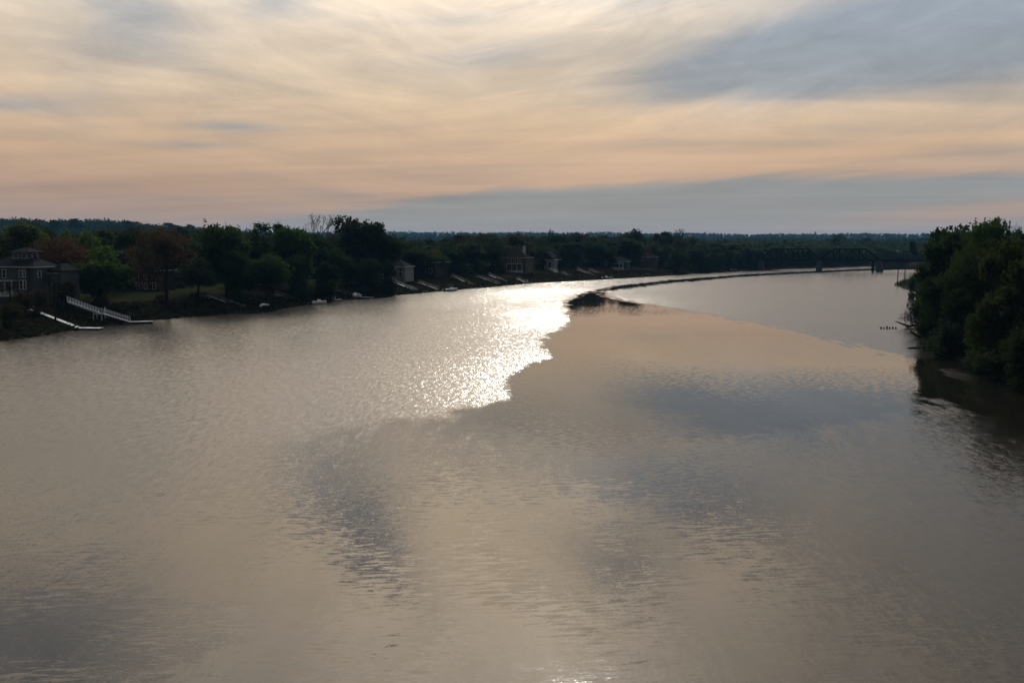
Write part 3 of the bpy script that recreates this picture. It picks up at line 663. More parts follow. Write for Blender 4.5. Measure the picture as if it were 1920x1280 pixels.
wood('hill_wood', 'bluish wood on the rise behind the left-bank trees', [(-34, -9, 900, 2000, 2600, 12, 19)], (.012, .030, .022), 3.2, 36, 1)
wood('middle_wood', 'hazy wood in the middle distance behind the bridge and houses', [(-14, 34, 950, 1900, 1700, 12, 18)], (.030, .048, .026), 3.2, 36, 2)
wood('far_wood', 'blue hazy wood on the farthest low hills', [(-22, 34, 1900, 4600, 4600, 12, 17)], (.010, .022, .020), 6.5, 18, 3)
# ------------------------------------------------------------------ built things: materials
simple('siding_grey', (.085, .105, .13), .8, .12, 2.0); simple('siding_white', (.26, .27, .28), .7, .08, 2.0); simple('siding_tan', (.12, .11, .10), .8, .12, 2.0)
simple('siding_dark', (.05, .055, .06), .8, .15, 2.0); simple('brick_red', (.16, .09, .07), .85, .2, 3.0)
simple('trim_white', (.62, .65, .68), .6, .06, 2.0); simple('roof_dark', (.026, .029, .034), .9, .25, 2.5); simple('roof_brown', (.030, .024, .022), .9, .25, 2.5)
simple('roof_blue', (.022, .030, .040), .8, .2, 2.5); simple('dock_wood', (.27, .28, .30), .8, .2, 1.2); simple('dock_pale', (.52, .56, .62), .7, .12, 1.2)
simple('wet_wood', (.030, .026, .022), .7, .3, 2.0); simple('float_black', (.02, .02, .022), .6, .2, 2.0); simple('gelcoat', (.74, .74, .73), .3, .05, 1.0)
simple('boat_canvas', (.05, .08, .14), .8, .15, 2.0); simple('rust_steel', (.016, .015, .016), .75, .35, .8); simple('pier_stone', (.10, .095, .09), .9, .3, .6)
simple('concrete', (.20, .20, .20), .85, .2, .5); simple('stone_wall', (.20, .18, .16), .9, .35, 1.2); simple('red_plastic', (.30, .03, .02), .5, .1, 1.0); simple('dark_rubber', (.015, .015, .015), .7, .2, 1.0)
simple('aluminium', (.6, .6, .6), .35, .1, 1.0, .8)
m, t, out = new_mat('window_glass'); MAT['window_glass'] = m
tcn = t.node('ShaderNodeTexCoord')
principled(t, out, Base_Color=t.mix(t.noise(tcn.outputs['Object'], .7), (.006, .008, .010), (.02, .022, .025)), Roughness=.08, IOR=1.45)

def hit(px, py):                       # where a sight line meets the land or the river
    d = ray(px, py); Yd = np.arange(110, 1100, 1.0); X_ = d[0]*Yd/d[1]; Z_ = CAM_H + d[2]*Yd/d[1]
    ok = (Z_ < 9) & (Z_ > -1); Yd, X_, Z_ = Yd[ok], X_[ok], Z_[ok]
    g = np.maximum(terrain(np.column_stack([X_, Yd])), .05); k = int(np.argmax(Z_ <= g))
    return Vector((X_[k], Yd[k], max(g[k], .05)))

# ------------------------------------------------------------------ houses
def hip(mb, x0, x1, y0, y1, z, hgt, inset=None, over=.5, gable=None):
    x0 -= over; x1 += over; y0 -= over; y1 += over; wx_, wy_ = x1-x0, y1-y0
    if wx_ >= wy_:
        i = 0 if gable else (inset if inset is not None else wy_/2); ym = (y0+y1)/2; r0 = (x0+i, ym, z+hgt); r1 = (x1-i, ym, z+hgt)
        V = [(x0, y0, z), (x1, y0, z), (x1, y1, z), (x0, y1, z), r0, r1]; F = [(0, 1, 5, 4), (2, 3, 4, 5), (1, 2, 5), (3, 0, 4), (3, 2, 1, 0)]
    else:
        i = 0 if gable else (inset if inset is not None else wx_/2); xm = (x0+x1)/2; r0 = (xm, y0+i, z+hgt); r1 = (xm, y1-i, z+hgt)
        V = [(x0, y0, z), (x1, y0, z), (x1, y1, z), (x0, y1, z), r0, r1]; F = [(1, 2, 5, 4), (3, 0, 4, 5), (0, 1, 4), (2, 3, 5), (3, 2, 1, 0)]
    V2 = [(a, b, c-.16) for a, b, c in V[:4]]
    mb.add(V, F[:4]); mb.add(V[:4]+V2, [(0, 4, 5, 1), (1, 5, 6, 2), (2, 6, 7, 3), (3, 7, 4, 0), (4, 7, 6, 5)])
    return mb
WIN = {}
def window(parent, face, u, z, wd, ht, off):
    """face 'f': the wall towards -y at y=off; 'r': the wall towards +x at x=off"""
    k = (wd, ht, face)
    if k not in WIN:
        fm, pm = MB(), MB(); b = .14
        def bx(mb, a0, a1, z0, z1, d0, d1):
            if face == 'f': mb.box(a0, a1, -d1, -d0, z0, z1)
            else: mb.box(d0, d1, a0, a1, z0, z1)
        bx(fm, -wd/2-b, wd/2+b, ht, ht+b*1.2, .003, .10); bx(fm, -wd/2-b*1.4, wd/2+b*1.4, -b, 0, .003, .16)
        bx(fm, -wd/2-b, -wd/2, 0, ht, .003, .09); bx(fm, wd/2, wd/2+b, 0, ht, .003, .09); bx(fm, -wd/2, wd/2, ht*.5-.03, ht*.5+.03, .02, .07)
        bx(pm, -wd/2, wd/2, 0, ht, .004, .03)
        WIN[k] = (fm.mesh('window'), pm.mesh('pane'))
    fm, pm = WIN[k]
    o = link(fm, 'window', 'trim_white', parent); p = link(pm, 'pane', 'window_glass', o)
    o.location = (u, off, z) if face == 'f' else (off, u, z)
def house(px, back, label, wd, dp, eave, roof_h, wall, roof, rz=-19, wins=(), rwins=(), gable=False, chimney=None, porch=None, sink=0.5, name='riverside_house', depth=None, lift=0.0):
    if px > 700: back += 14
    Yd = depth or bank_depth(px)+back; g = atd(px, 452, Yd); z = th(g.x, g.y)+lift
    e = empty(name, (g.x, g.y, z), R(rz)); tag(e, label, 'house', 'houses along the left bank')
    w_ = MB().box(-wd/2, wd/2, -dp/2, dp/2, -1.6-lift, eave)
    if gable:
        if wd >= dp: w_.add([(wd/2, -dp/2, eave), (wd/2, dp/2, eave), (wd/2, 0, eave+roof_h*.93), (-wd/2, -dp/2, eave), (-wd/2, dp/2, eave), (-wd/2, 0, eave+roof_h*.93)], [(0, 1, 2), (3, 5, 4)])
        else: w_.add([(-wd/2, -dp/2, eave), (wd/2, -dp/2, eave), (0, -dp/2, eave+roof_h*.93), (-wd/2, dp/2, eave), (wd/2, dp/2, eave), (0, dp/2, eave+roof_h*.93)], [(0, 1, 2), (3, 5, 4)])
    w_.build('wall', wall, e)
    rf = hip(MB(), -wd/2, wd/2, -dp/2, dp/2, eave+.02, roof_h, gable=gable).build('roof', roof, e)
    MB().box(-wd/2-.54, wd/2+.54, -dp/2-.58, -dp/2-.50, eave-.14, eave+.06).box(wd/2+.50, wd/2+.58, -dp/2-.5, dp/2+.5, eave-.14, eave+.06).build('fascia', 'trim_white', e)
    for u, zz, a, b in wins: window(e, 'f', u, zz, a, b, -dp/2)
    for u, zz, a, b in rwins: window(e, 'r', u, zz, a, b, wd/2)
    if chimney:
        cx, cy_, ct, mt = chimney
        MB().box(cx-.55, cx+.55, cy_-.4, cy_+.4, eave-.2, ct).box(cx-.65, cx+.65, cy_-.5, cy_+.5, ct+.003, ct+.2).build('chimney', mt, rf)
    if porch:
        x0, x1, dpt, ph = porch; p = MB().box(x0, x1, -dp/2-dpt, -dp/2-.003, ph, ph+.22).box(x0, x1, -dp/2-dpt, -dp/2-.003, -.9, .15).build('porch', 'trim_white', e)
        n = max(3, int((x1-x0)/2.2)+1)
        for i in range(n):
            xx = x0+.15+(x1-x0-.3)*i/(n-1); MB().box(xx-.11, xx+.11, -dp/2-dpt+.05, -dp/2-dpt+.27, .15, ph).build('column', 'trim_white', p)
    return e
h1 = house(40, 48, 'grey two-storey house with white-trimmed windows and a roof cupola at left', 15, 8, 6.4, 2.6, 'siding_grey', 'roof_dark',
    wins=[(-5.6, 3.9, 1.0, 1.6), (-1.9, 3.7, 1.0, 1.9), (-6.0, .8, 1.1, 2.0)], rwins=[(-2.3, 3.9, .9, 1.4), (1.5, 3.9, .9, 1.4), (1.5, .8, 1.0, 1.9)], porch=(-2.4, 2.2, 1.9, 2.9), lift=2.2)
bay = MB().box(3.6, 5.9, -4.9, -4.003, -.8, 6.2).build('bay', 'siding_grey', h1)
for u, zz, a, b in ((4.25, 4.0, .85, 1.5), (5.35, 4.0, .6, 1.5), (4.25, 1.0, .85, 2.1), (5.35, 1.0, .6, 2.1)):
    window(h1, 'f', u, zz, a, b, -4.9)
cu = MB().box(-1.4, 4.0, -1.9, 1.9, 7.4, 10.0).build('cupola', 'siding_grey', h1); cu_r = hip(MB(), -1.4, 4.0, -1.9, 1.9, 10.02, 1.1, over=.7).build('cupola_roof', 'roof_dark', h1)
for u, a in ((-.1, 1.5), (2.6, 1.6)): window(h1, 'f', u, 8.65, a, .95, -1.9)
window(h1, 'r', 0, 8.65, 1.6, .95, 4.0)
wg = MB().box(7.503, 11.5, .6, 6.6, -4.0, 5.4).build('wing', 'siding_grey', h1); hip(MB(), 7.96, 11.5, .6, 6.6, 5.42, 1.7, over=.45).build('wing_roof', 'roof_dark', h1)
for cx in (8.6, 10.0, 11.4): MB().box(cx-.1, cx+.1, -1.2, -1.0, -3.0, 4.6).build('column', 'siding_grey', h1)
MB().box(8.4, 11.6, -1.4, .597, 4.603, 4.9).build('porch', 'siding_grey', h1)
house(-75, 70, 'grey house wing with dark roof at the far left edge', 16, 8, 5.5, 3.0, 'siding_grey', 'roof_dark', wins=[(5, 3.2, 1.0, 1.6), (2, 3.2, 1.0, 1.6)])
house(287, 52, 'pale-trimmed house half hidden behind the reddish riverside tree', 9, 8, 6.2, 2.8, 'siding_dark', 'roof_dark', wins=[(-3, 3.6, .9, 1.6), (0, 3.6, .9, 1.6), (3, 3.6, .9, 1.6), (-3, .6, .9, 1.8), (0, .6, .9, 1.8), (3, .6, .9, 1.8)], gable=True)
house(505, 60, 'dark house mostly hidden behind the rounded green tree', 14, 9, 6.4, 3.0, 'siding_tan', 'roof_dark', wins=[(-4, 3.9, 1.2, 1.3), (-2, 3.9, 1.2, 1.3), (2.6, 3.9, 1.2, 1.3)])
house(648, 44, 'small dark blue-sided house glimpsed under the highest tree', 11, 8, 4.2, 2.2, 'siding_dark', 'roof_dark', wins=[(-3.5, 1.0, 1.2, 1.9), (0, 1.0, 1.2, 1.9), (3, 1.0, 1.6, 1.9)])
house(742, 34, 'white house with a porch facing the river, right of the highest tree', 12, 9, 5.0, 3.0, 'siding_white', 'roof_dark', wins=[(-4.4, 3.0, .9, 1.4), (-1.6, 3.0, .9, 1.4), (1.2, 3.0, .9, 1.4), (4.2, .7, 1.3, 2.0), (4.2, 3.0, 1.3, 1.4)], rwins=[(-2, .8, 1.0, 1.8), (2, .8, 1.0, 1.8)], porch=(-6, 2.2, 2.2, 2.7), chimney=(-3, .5, 8.8, 'brick_red'))
house(802, 46, 'dark gabled house with pale roof edges between two riverside gardens', 14, 17, 5.6, 5.0, 'siding_dark', 'roof_blue', wins=[(-4, .8, 1.2, 2.0), (-1, .8, 1.2, 2.0), (2, .8, 1.2, 2.0), (5, .8, 1.2, 2.0), (-1.4, 4.2, 1.0, 1.6), (1.4, 4.2, 1.0, 1.6)], gable=True)
house(862, 50, 'small pale house under the thin budding tree', 9, 8, 3.6, 2.2, 'siding_tan', 'roof_dark', wins=[(-2.5, .9, 1.4, 1.6), (1.8, .9, 1.8, 1.8)])
house(958, 46, 'big dark hip-roofed house with a tall white chimney', 20, 12, 6.6, 4.6, 'siding_tan', 'roof_brown', wins=[(-8, 4.0, 1.1, 1.6), (-5.8, 4.0, 1.1, 1.6), (-3.6, 4.0, 1.1, 1.6), (1, 4.0, 1.0, 1.8), (3, 4.0, 1.0, 1.8), (5, 4.0, 1.0, 1.8), (7, 4.0, 1.0, 1.8), (-7, .7, 1.3, 2.1), (-4, .7, 1.3, 2.1)], porch=(.2, 8.6, 1.8, 3.4), chimney=(7.4, -1, 12.2, 'trim_white'))
house(1030, 40, 'white gable-ended house with one tall window left of the olive tree', 9, 13, 5.0, 4.4, 'siding_white', 'roof_dark', wins=[(2.4, .8, 1.6, 2.8), (-1.6, .9, 1.2, 1.8)], gable=True)
house(1130, 52, 'steep dark gabled house right of the pale flagpole', 12, 14, 4.8, 5.6, 'siding_dark', 'roof_dark', wins=[(-3.4, .8, 1.4, 2.0), (0, .8, 1.4, 2.0), (3.4, .8, 1.4, 2.0), (0, 4.6, 1.6, 1.8)], gable=True)
house(1158, 34, 'low blue-grey house beside the steep dark gabled house', 13, 9, 3.8, 2.4, 'siding_grey', 'roof_blue', wins=[(-4, .9, 1.5, 1.8), (-1, .9, 1.5, 1.8), (3, .9, 2.0, 1.8)], porch=(-2, 5, 1.8, 2.6))
house(1208, 52, 'dark house with a pale ridge, rightmost but one along the left bank', 16, 10, 5.2, 3.2, 'siding_tan', 'roof_brown', wins=[(-5, 3.2, 1.2, 1.4), (0, 3.2, 1.2, 1.4), (4, 3.2, 1.2, 1.4), (-4, .6, 1.2, 1.9)], chimney=(4, 0, 9.4, 'brick_red'))
house(1254, 50, 'rightmost dark house along the left bank', 14, 9, 4.6, 3.4, 'siding_dark', 'roof_blue', wins=[(-4, .8, 1.3, 1.8), (0, .8, 1.3, 1.8), (4, .8, 1.3, 1.8)], gable=True)

# ------------------------------------------------------------------ docks
def rail_run(parent, a, b, mat, side=1.0, n=6, ht=1.0, name='handrail', thick=.07):
    a = np.array(a, float); b = np.array(b, float); d = b-a; s_ = np.cross(d, (0, 0, 1)); s_ /= np.linalg.norm(s_)
    for sg in (-1, 1):
        o_ = s_*side*sg/2; r = MB().beam(a+o_+(0, 0, ht), b+o_+(0, 0, ht), thick, thick).beam(a+o_+(0, 0, ht*.55), b+o_+(0, 0, ht*.55), thick*.7, thick*.7).build(name, mat, parent)
        for i in range(n+1):
            p = a + d*i/n + o_; MB().beam(p, p+(0, 0, ht+.03), thick*1.1, thick*1.1, (0, 1, 0)).build('post', mat, r)
def dock(p0, p1, p2, label, mat='dock_wood', wd=1.05, fw=2.2, rails=True, pil=2):
    """gangway from the bank (p0) down to the float (p1 to p2); positions as sight lines"""
    b = at(*p1, .45); c = at(*p2, .45)
    e = empty('floating_dock', (b.x, b.y, 0)); o = np.array([b.x, b.y, 0.0])
    tag(e, label, 'dock', 'docks along the left bank')
    A = np.array([0, 0, .5]); Cc = np.array(c)-o; Cc[2] = .36; d = Cc.copy(); d[2] = 0; L = np.linalg.norm(d); d = d/L if L > .1 else np.array([1., 0, 0])
    MB().beam(-d*.6+(0, 0, .38), Cc+(0, 0, .02), fw, .16).build('deck', mat, e)
    MB().beam(-d*.4+(0, 0, .12), Cc-d*.2+(0, 0, -.24), fw*.86, .34).build('float', 'float_black', e)
    s_ = np.array([-d[1], d[0], 0])
    for i in range(pil):
        p = d*L*(i+.4)/pil + s_*(fw/2+.16); MB().tube([p+(0, 0, -2.5), p+(0, 0, 1.7)], [.13, .12], 8).build('piling', 'wet_wood', e)
    if p0:
        g = hit(*p0); a = np.array(g)-o; a[2] += .9
        gw = MB().beam(a, A, wd, .14).build('gangway', mat, e)
        n = max(3, int(np.linalg.norm(a-A)/2.4))
        if rails: rail_run(gw, a, A, mat, wd*.94, n)
        q = a.copy(); zz = th(a[0]+o[0], a[1]+o[1]); MB().box(q[0]-.8, q[0]+.8, q[1]-.8, q[1]+.8, zz-.6, a[2]-.075).build('abutment', 'stone_wall', e)
    return e
dock((60, 588), (146, 614), (190, 614.5), 'nearest dock at lower left, low pale gangway sloping to a short float', 'dock_pale', rails=False)
dock((390, 561), (460, 580), (488, 578.5), 'dock with a long thin gangway beneath the tall dome-shaped tree')
dock(None, (516, 573.5), (544, 573), 'lone low float lying off the bank with no gangway', rails=False)
dock((518, 557), (562, 567.5), (584, 568), 'dock below the green-edged tall tree, next to a white boat')
dock(None, (622, 561.5), (640, 561), 'short float right of the small white boat beneath the leafless tree', rails=False)
dock((620, 545), (660, 556), (698, 557.5), 'dock with thin gangway in front of the highest tree')
dock((747, 537), (782, 546.2), (801, 546), 'dock with pale gangway in front of the white house', 'dock_pale')
dock((785, 534), (822, 543.3), (842, 543), 'dock leading to the white centre-console boat')
dock((848, 520), (888, 537.2), (903, 537), 'dock with steep gangway below the small pale house')
dock((895, 522), (937, 533.4), (951, 533.6), 'left one of the two close docks below the big hip-roofed house')
dock((917, 519), (950, 531), (970, 531), 'right one of the two close docks below the big hip-roofed house', 'dock_pale')
dock((970, 526), (985, 530), (999, 529.7), 'small dock with two pale seats below the white chimney')
dock((1055, 515), (1078, 523), (1090, 523), 'dock below the round olive green tree')
dock((1083, 508), (1120, 521), (1128, 521), 'dock with long pale gangway below the flagpole', 'dock_pale')
dock((1105, 509), (1140, 519.8), (1152, 519.5), 'dock below the steep dark gabled house')
dock((1160, 508), (1188, 515.3), (1199, 515.2), 'dock in front of the low blue-grey house')
dock((1187, 505), (1220, 513.3), (1228, 513), 'dock right of the low blue-grey house')
dock((1224, 501), (1238, 511.7), (1250, 511.5), 'rightmost dock with a gangway on the left bank')
dock(None, (1266, 511.6), (1292, 511), 'last float on the left bank before the bridge', rails=False)

# the tall white stairs with a gangway and float
def stairs():
    a = np.array(atd(127, 566, 238))
    l = np.array(at(186, 590, 2.2)); g = np.array(at(242, 602.5, .6)); f = np.array(at(286, 602, .5))
    e = empty('boat_stairs', (l[0], l[1], 0)); o = np.array([l[0], l[1], 0]); tag(e, 'white railed stairs and gangway descending to a float, left of the reddish tree', 'stairs')
    a -= o; l2 = l-o; g -= o; f -= o; l2[2] += .3
    m_ = 'dock_pale'; d = l2-a; s_ = np.cross(d, (0, 0, 1)); s_ /= np.linalg.norm(s_)
    for sg in (-1, 1): MB().beam(a+s_*.8*sg, l2+s_*.8*sg, .12, .35).build('stringer', m_, e)
    n = 22
    tm = MB().beam((0, 0, 0), tuple(s_*1.5), .30, .05).mesh('tread')
    for i in range(n):
        p = a+d*(i+.5)/n - s_*.75; tr_ = link(tm, 'tread', m_, e); tr_.location = tuple(p + (0, 0, .22))
    rail_run(e, a+(0, 0, .2), l2+(0, 0, .2), m_, 1.7, 11, 1.1, thick=.14)
    MB().box(l2[0]-1.1, l2[0]+1.1, l2[1]-1.1, l2[1]+1.1, l2[2]-.12, l2[2]+.02).build('landing', m_, e)
    for dx in (-1, 1):
        for dy in (-1, 1): MB().beam((l2[0]+dx, l2[1]+dy, -1.5), (l2[0]+dx, l2[1]+dy, l2[2]+1.5), .2, .2, (0, 1, 0)).build('post', m_, e)
    gw = MB().beam(l2+(.9, 0, 0), g, 1.3, .16).build('gangway', m_, e); rail_run(gw, l2+(.9, 0, 0), g, m_, 1.3, 10, 1.05, thick=.10)
    fd = f-g; MB().beam(g-(0, 0, .1), f-(0, 0, .05), 2.2, .18).build('deck', m_, e); MB().beam(g-(0, 0, .38), f-(0, 0, .34), 1.9, .36).build('float', 'float_black', e)
    for i in (.15, .9): p = g+fd*i+(0, 1.3, 0); MB().tube([p+(0, 0, -3), p+(0, 0, 1.4)], [.14, .13], 8).build('piling', 'wet_wood', e)
stairs()
def bank_stairs(p0, p1, label, rise=.5):
    a = np.array(hit(*p0)); b = np.array(hit(*p1)); a[2] += rise; b[2] += rise
    e = empty('garden_stairs', tuple(b)); a -= b; o = np.zeros(3); tag(e, label, 'stairs')
    d = a; s_ = np.cross(d, (0, 0, 1)); s_ /= np.linalg.norm(s_)
    for sg in (-1, 1): MB().beam(o+s_*.7*sg, a+s_*.7*sg, .12, .3).build('stringer', 'dock_pale', e)
    tm = MB().beam((0, 0, 0), tuple(s_*1.3), .30, .05).mesh('tread')
    for i in range(14): tr_ = link(tm, 'tread', 'dock_pale', e); tr_.location = tuple(d*(i+.5)/14 - s_*.65 + (0, 0, .18))
    rail_run(e, o, a, 'dock_pale', 1.5, 6, 1.0, thick=.09)
bank_stairs((716, 522), (744, 535), 'pale garden stairs going down from the white house to its dock')
bank_stairs((1030, 506), (1044, 513), 'pale garden stairs below the white gable-ended house')
bank_stairs((1145, 501), (1156, 508), 'pale garden stairs by the steep dark gabled house')

# ------------------------------------------------------------------ boats
def boat(px, py, L, rz, label, kind='open'):
    p = at(px, py, .15); e = empty('motor_boat', (p.x, p.y, 0), R(rz)); tag(e, label, 'boat', 'boats moored along the left bank')
    n = 9; V = []; F = []
    for i in range(n):
        u = i/(n-1); x = (u-.5)*L; w_ = L*.17*(1-max(0, u-.45)**2*3.0); w_ = max(w_, .03); sh = .85+.35*u*u
        V += [(x, 0, -.25+.3*max(0, u-.7)), (x, -w_*.8, .15+.25*max(0, u-.6)), (x, -w_, sh), (x, w_, sh), (x, w_*.8, .15+.25*max(0, u-.6)), (x, -w_*.8, sh-.28), (x, w_*.8, sh-.28)]
    for i in range(n-1):
        a = i*7; b = a+7
        F += [(a, b, b+1, a+1), (a+1, b+1, b+2, a+2), (a, a+4, b+4, b), (a+4, a+3, b+3, b+4), (a+2, b+2, b+5, a+5), (a+3, a+6, b+6, b+3), (a+5, b+5, b+6, a+6)]
    F += [(0, 1, 4), (1, 2, 3, 4)]
    MB().add(V, F).build('hull', 'gelcoat', e)
    MB().box(-L*.06, L*.08, -.42, .42, .6, 1.55).build('console', 'gelcoat', e)
    MB().add([(L*.08, -.45, 1.55), (L*.08, .45, 1.55), (L*.03, -.4, 2.05), (L*.03, .4, 2.05)], [(0, 1, 3, 2)]).build('windscreen', 'window_glass', e)
    MB().box(-L*.5-.45, -L*.5-.05, -.22, .22, .2, 1.35).build('outboard_motor', 'dark_rubber', e)
    MB().box(-L*.36, -L*.26, -.7, .7, .55, 1.05).build('seat', 'gelcoat', e)
    if kind == 'top':
        tp = MB().box(-L*.18, L*.12, -.95, .95, 2.55, 2.65).build('canopy', 'boat_canvas', e)
        for x in (-L*.14, L*.08):
            for y in (-.7, .7): MB().tube([(x, y, .8), (x, y, 2.55)], [.035, .035], 6).build('strut', 'aluminium', tp)
    if kind == 'cover': MB().add([(-L*.45, -L*.15, 1.0), (-L*.45, L*.15, 1.0), (L*.3, L*.14, 1.1), (L*.3, -L*.14, 1.1), (-L*.3, 0, 1.9), (L*.15, 0, 1.8)], [(0, 3, 5, 4), (1, 4, 5, 2), (0, 4, 1), (3, 2, 5)]).build('cover', 'trim_white', e)
    return e
boat(498, 579.5, 5.2, 60, 'small white boat at the end of the dock beneath the dome-shaped tree', 'cover')
boat(598, 569.5, 5.4, 40, 'small white boat beside the dock below the green-edged tree', 'open')
boat(617, 562.5, 4.6, 20, 'tiny white boat beneath the leafless tree', 'cover')
boat(669, 557.5, 4.4, 50, 'small white covered boat in front of the highest tree', 'cover')
boat(846, 545, 8.0, 55, 'largest white boat with a dark canopy, below the small pale house', 'top')
boat(1137, 522.6, 7.5, 15, 'white boat lying low below the steep dark gabled house', 'open')
boat(1254, 513.6, 7.0, 70, 'white boat upright beside the rightmost dock with a gangway', 'top')
boat(1315, 509.5, 8.0, 30, 'white boat with curved bow between the last float and the bridge', 'cover')
boat(1339, 508.8, 7.0, 40, 'white boat second from the bridge', 'top')
boat(1371, 508, 9.0, 20, 'white boat with a mast nearest the truss bridge', 'top')
# two pale seats on the small dock
for px in (984, 988.5):
    p = at(px, 529, .56); e = empty('dock_chair', (p.x, p.y+.3, .46), R(-60)); tag(e, ('left' if px < 986 else 'right')+' one of two pale seats on the small dock', 'chair', 'seats on the small dock')
    MB().box(-.35, .35, -.35, .35, .38, .46).build('seat', 'trim_white', e); MB().box(-.35, .35, .28, .35, .463, 1.2).build('backrest', 'trim_white', e)
    for dx in (-.3, .3):
        for dy in (-.3, .3): MB().box(dx-.04, dx+.04, dy-.04, dy+.04, 0, .377).build('leg', 'trim_white', e)

# ------------------------------------------------------------------ things about the gardens
def ground_thing(px, py): return hit(px, py)
p = ground_thing(1091, 500); z = th(p.x, p.y); e = empty('flagpole', (p.x, p.y, z)); tag(e, 'pale flagpole standing on the bank right of the round olive tree', 'flagpole')
MB().tube([(0, 0, 0), (0, 0, 9.0)], [.14, .08], 8).build('pole', 'trim_white', e); MB().tube([(0, 0, 8.99), (0, 0, 9.1), (0, 0, 9.25)], [.05, .15, .05], 8).build('finial', 'trim_white', e); MB().box(-.5, .5, -.5, .5, -.4, .25).build('base', 'concrete', e)
a = hit(38, 577); b = hit(76, 578); e = empty('retaining_wall', ((a.x+b.x)/2, (a.y+b.y)/2, min(a.z, b.z)-.6), math.atan2(b.y-a.y, b.x-a.x)); tag(e, 'low pale stone retaining wall above the nearest dock', 'wall')
Lw = (b-a).length/2; rw = random.Random(4)
bmsh = [MB().box(-.58+.02*k, .58, -.3, .3+.03*k, -.19, .19).mesh('stone') for k in range(3)]
for r_ in range(4):
    n = int(Lw*2/1.2)
    for i in range(n): o = link(bmsh[(i+r_) % 3], 'stone', 'stone_wall', e); o.location = (-Lw+.6+i*1.2+(.3 if r_ % 2 else 0), rw.uniform(-.05, .05), .2+r_*.4)
MB().box(-Lw-.1, Lw+.5, -.42, .42, 1.602, 1.75).build('coping', 'concrete', e)
p = hit(632, 533); e = empty('kayak', (p.x, p.y, p.z+.25), R(20)); tag(e, 'red kayak lying on the bank under the highest tree', 'kayak')
MB().tube([(-1.7, 0, .05), (-1.0, 0, 0), (0, 0, -.02), (1.0, 0, 0), (1.7, 0, .05)], [.03, .26, .34, .26, .03], 10).build('hull', 'red_plastic', e); MB().box(-.4, .4, -.2, .2, .30, .36).build('cockpit', 'dark_rubber', e)

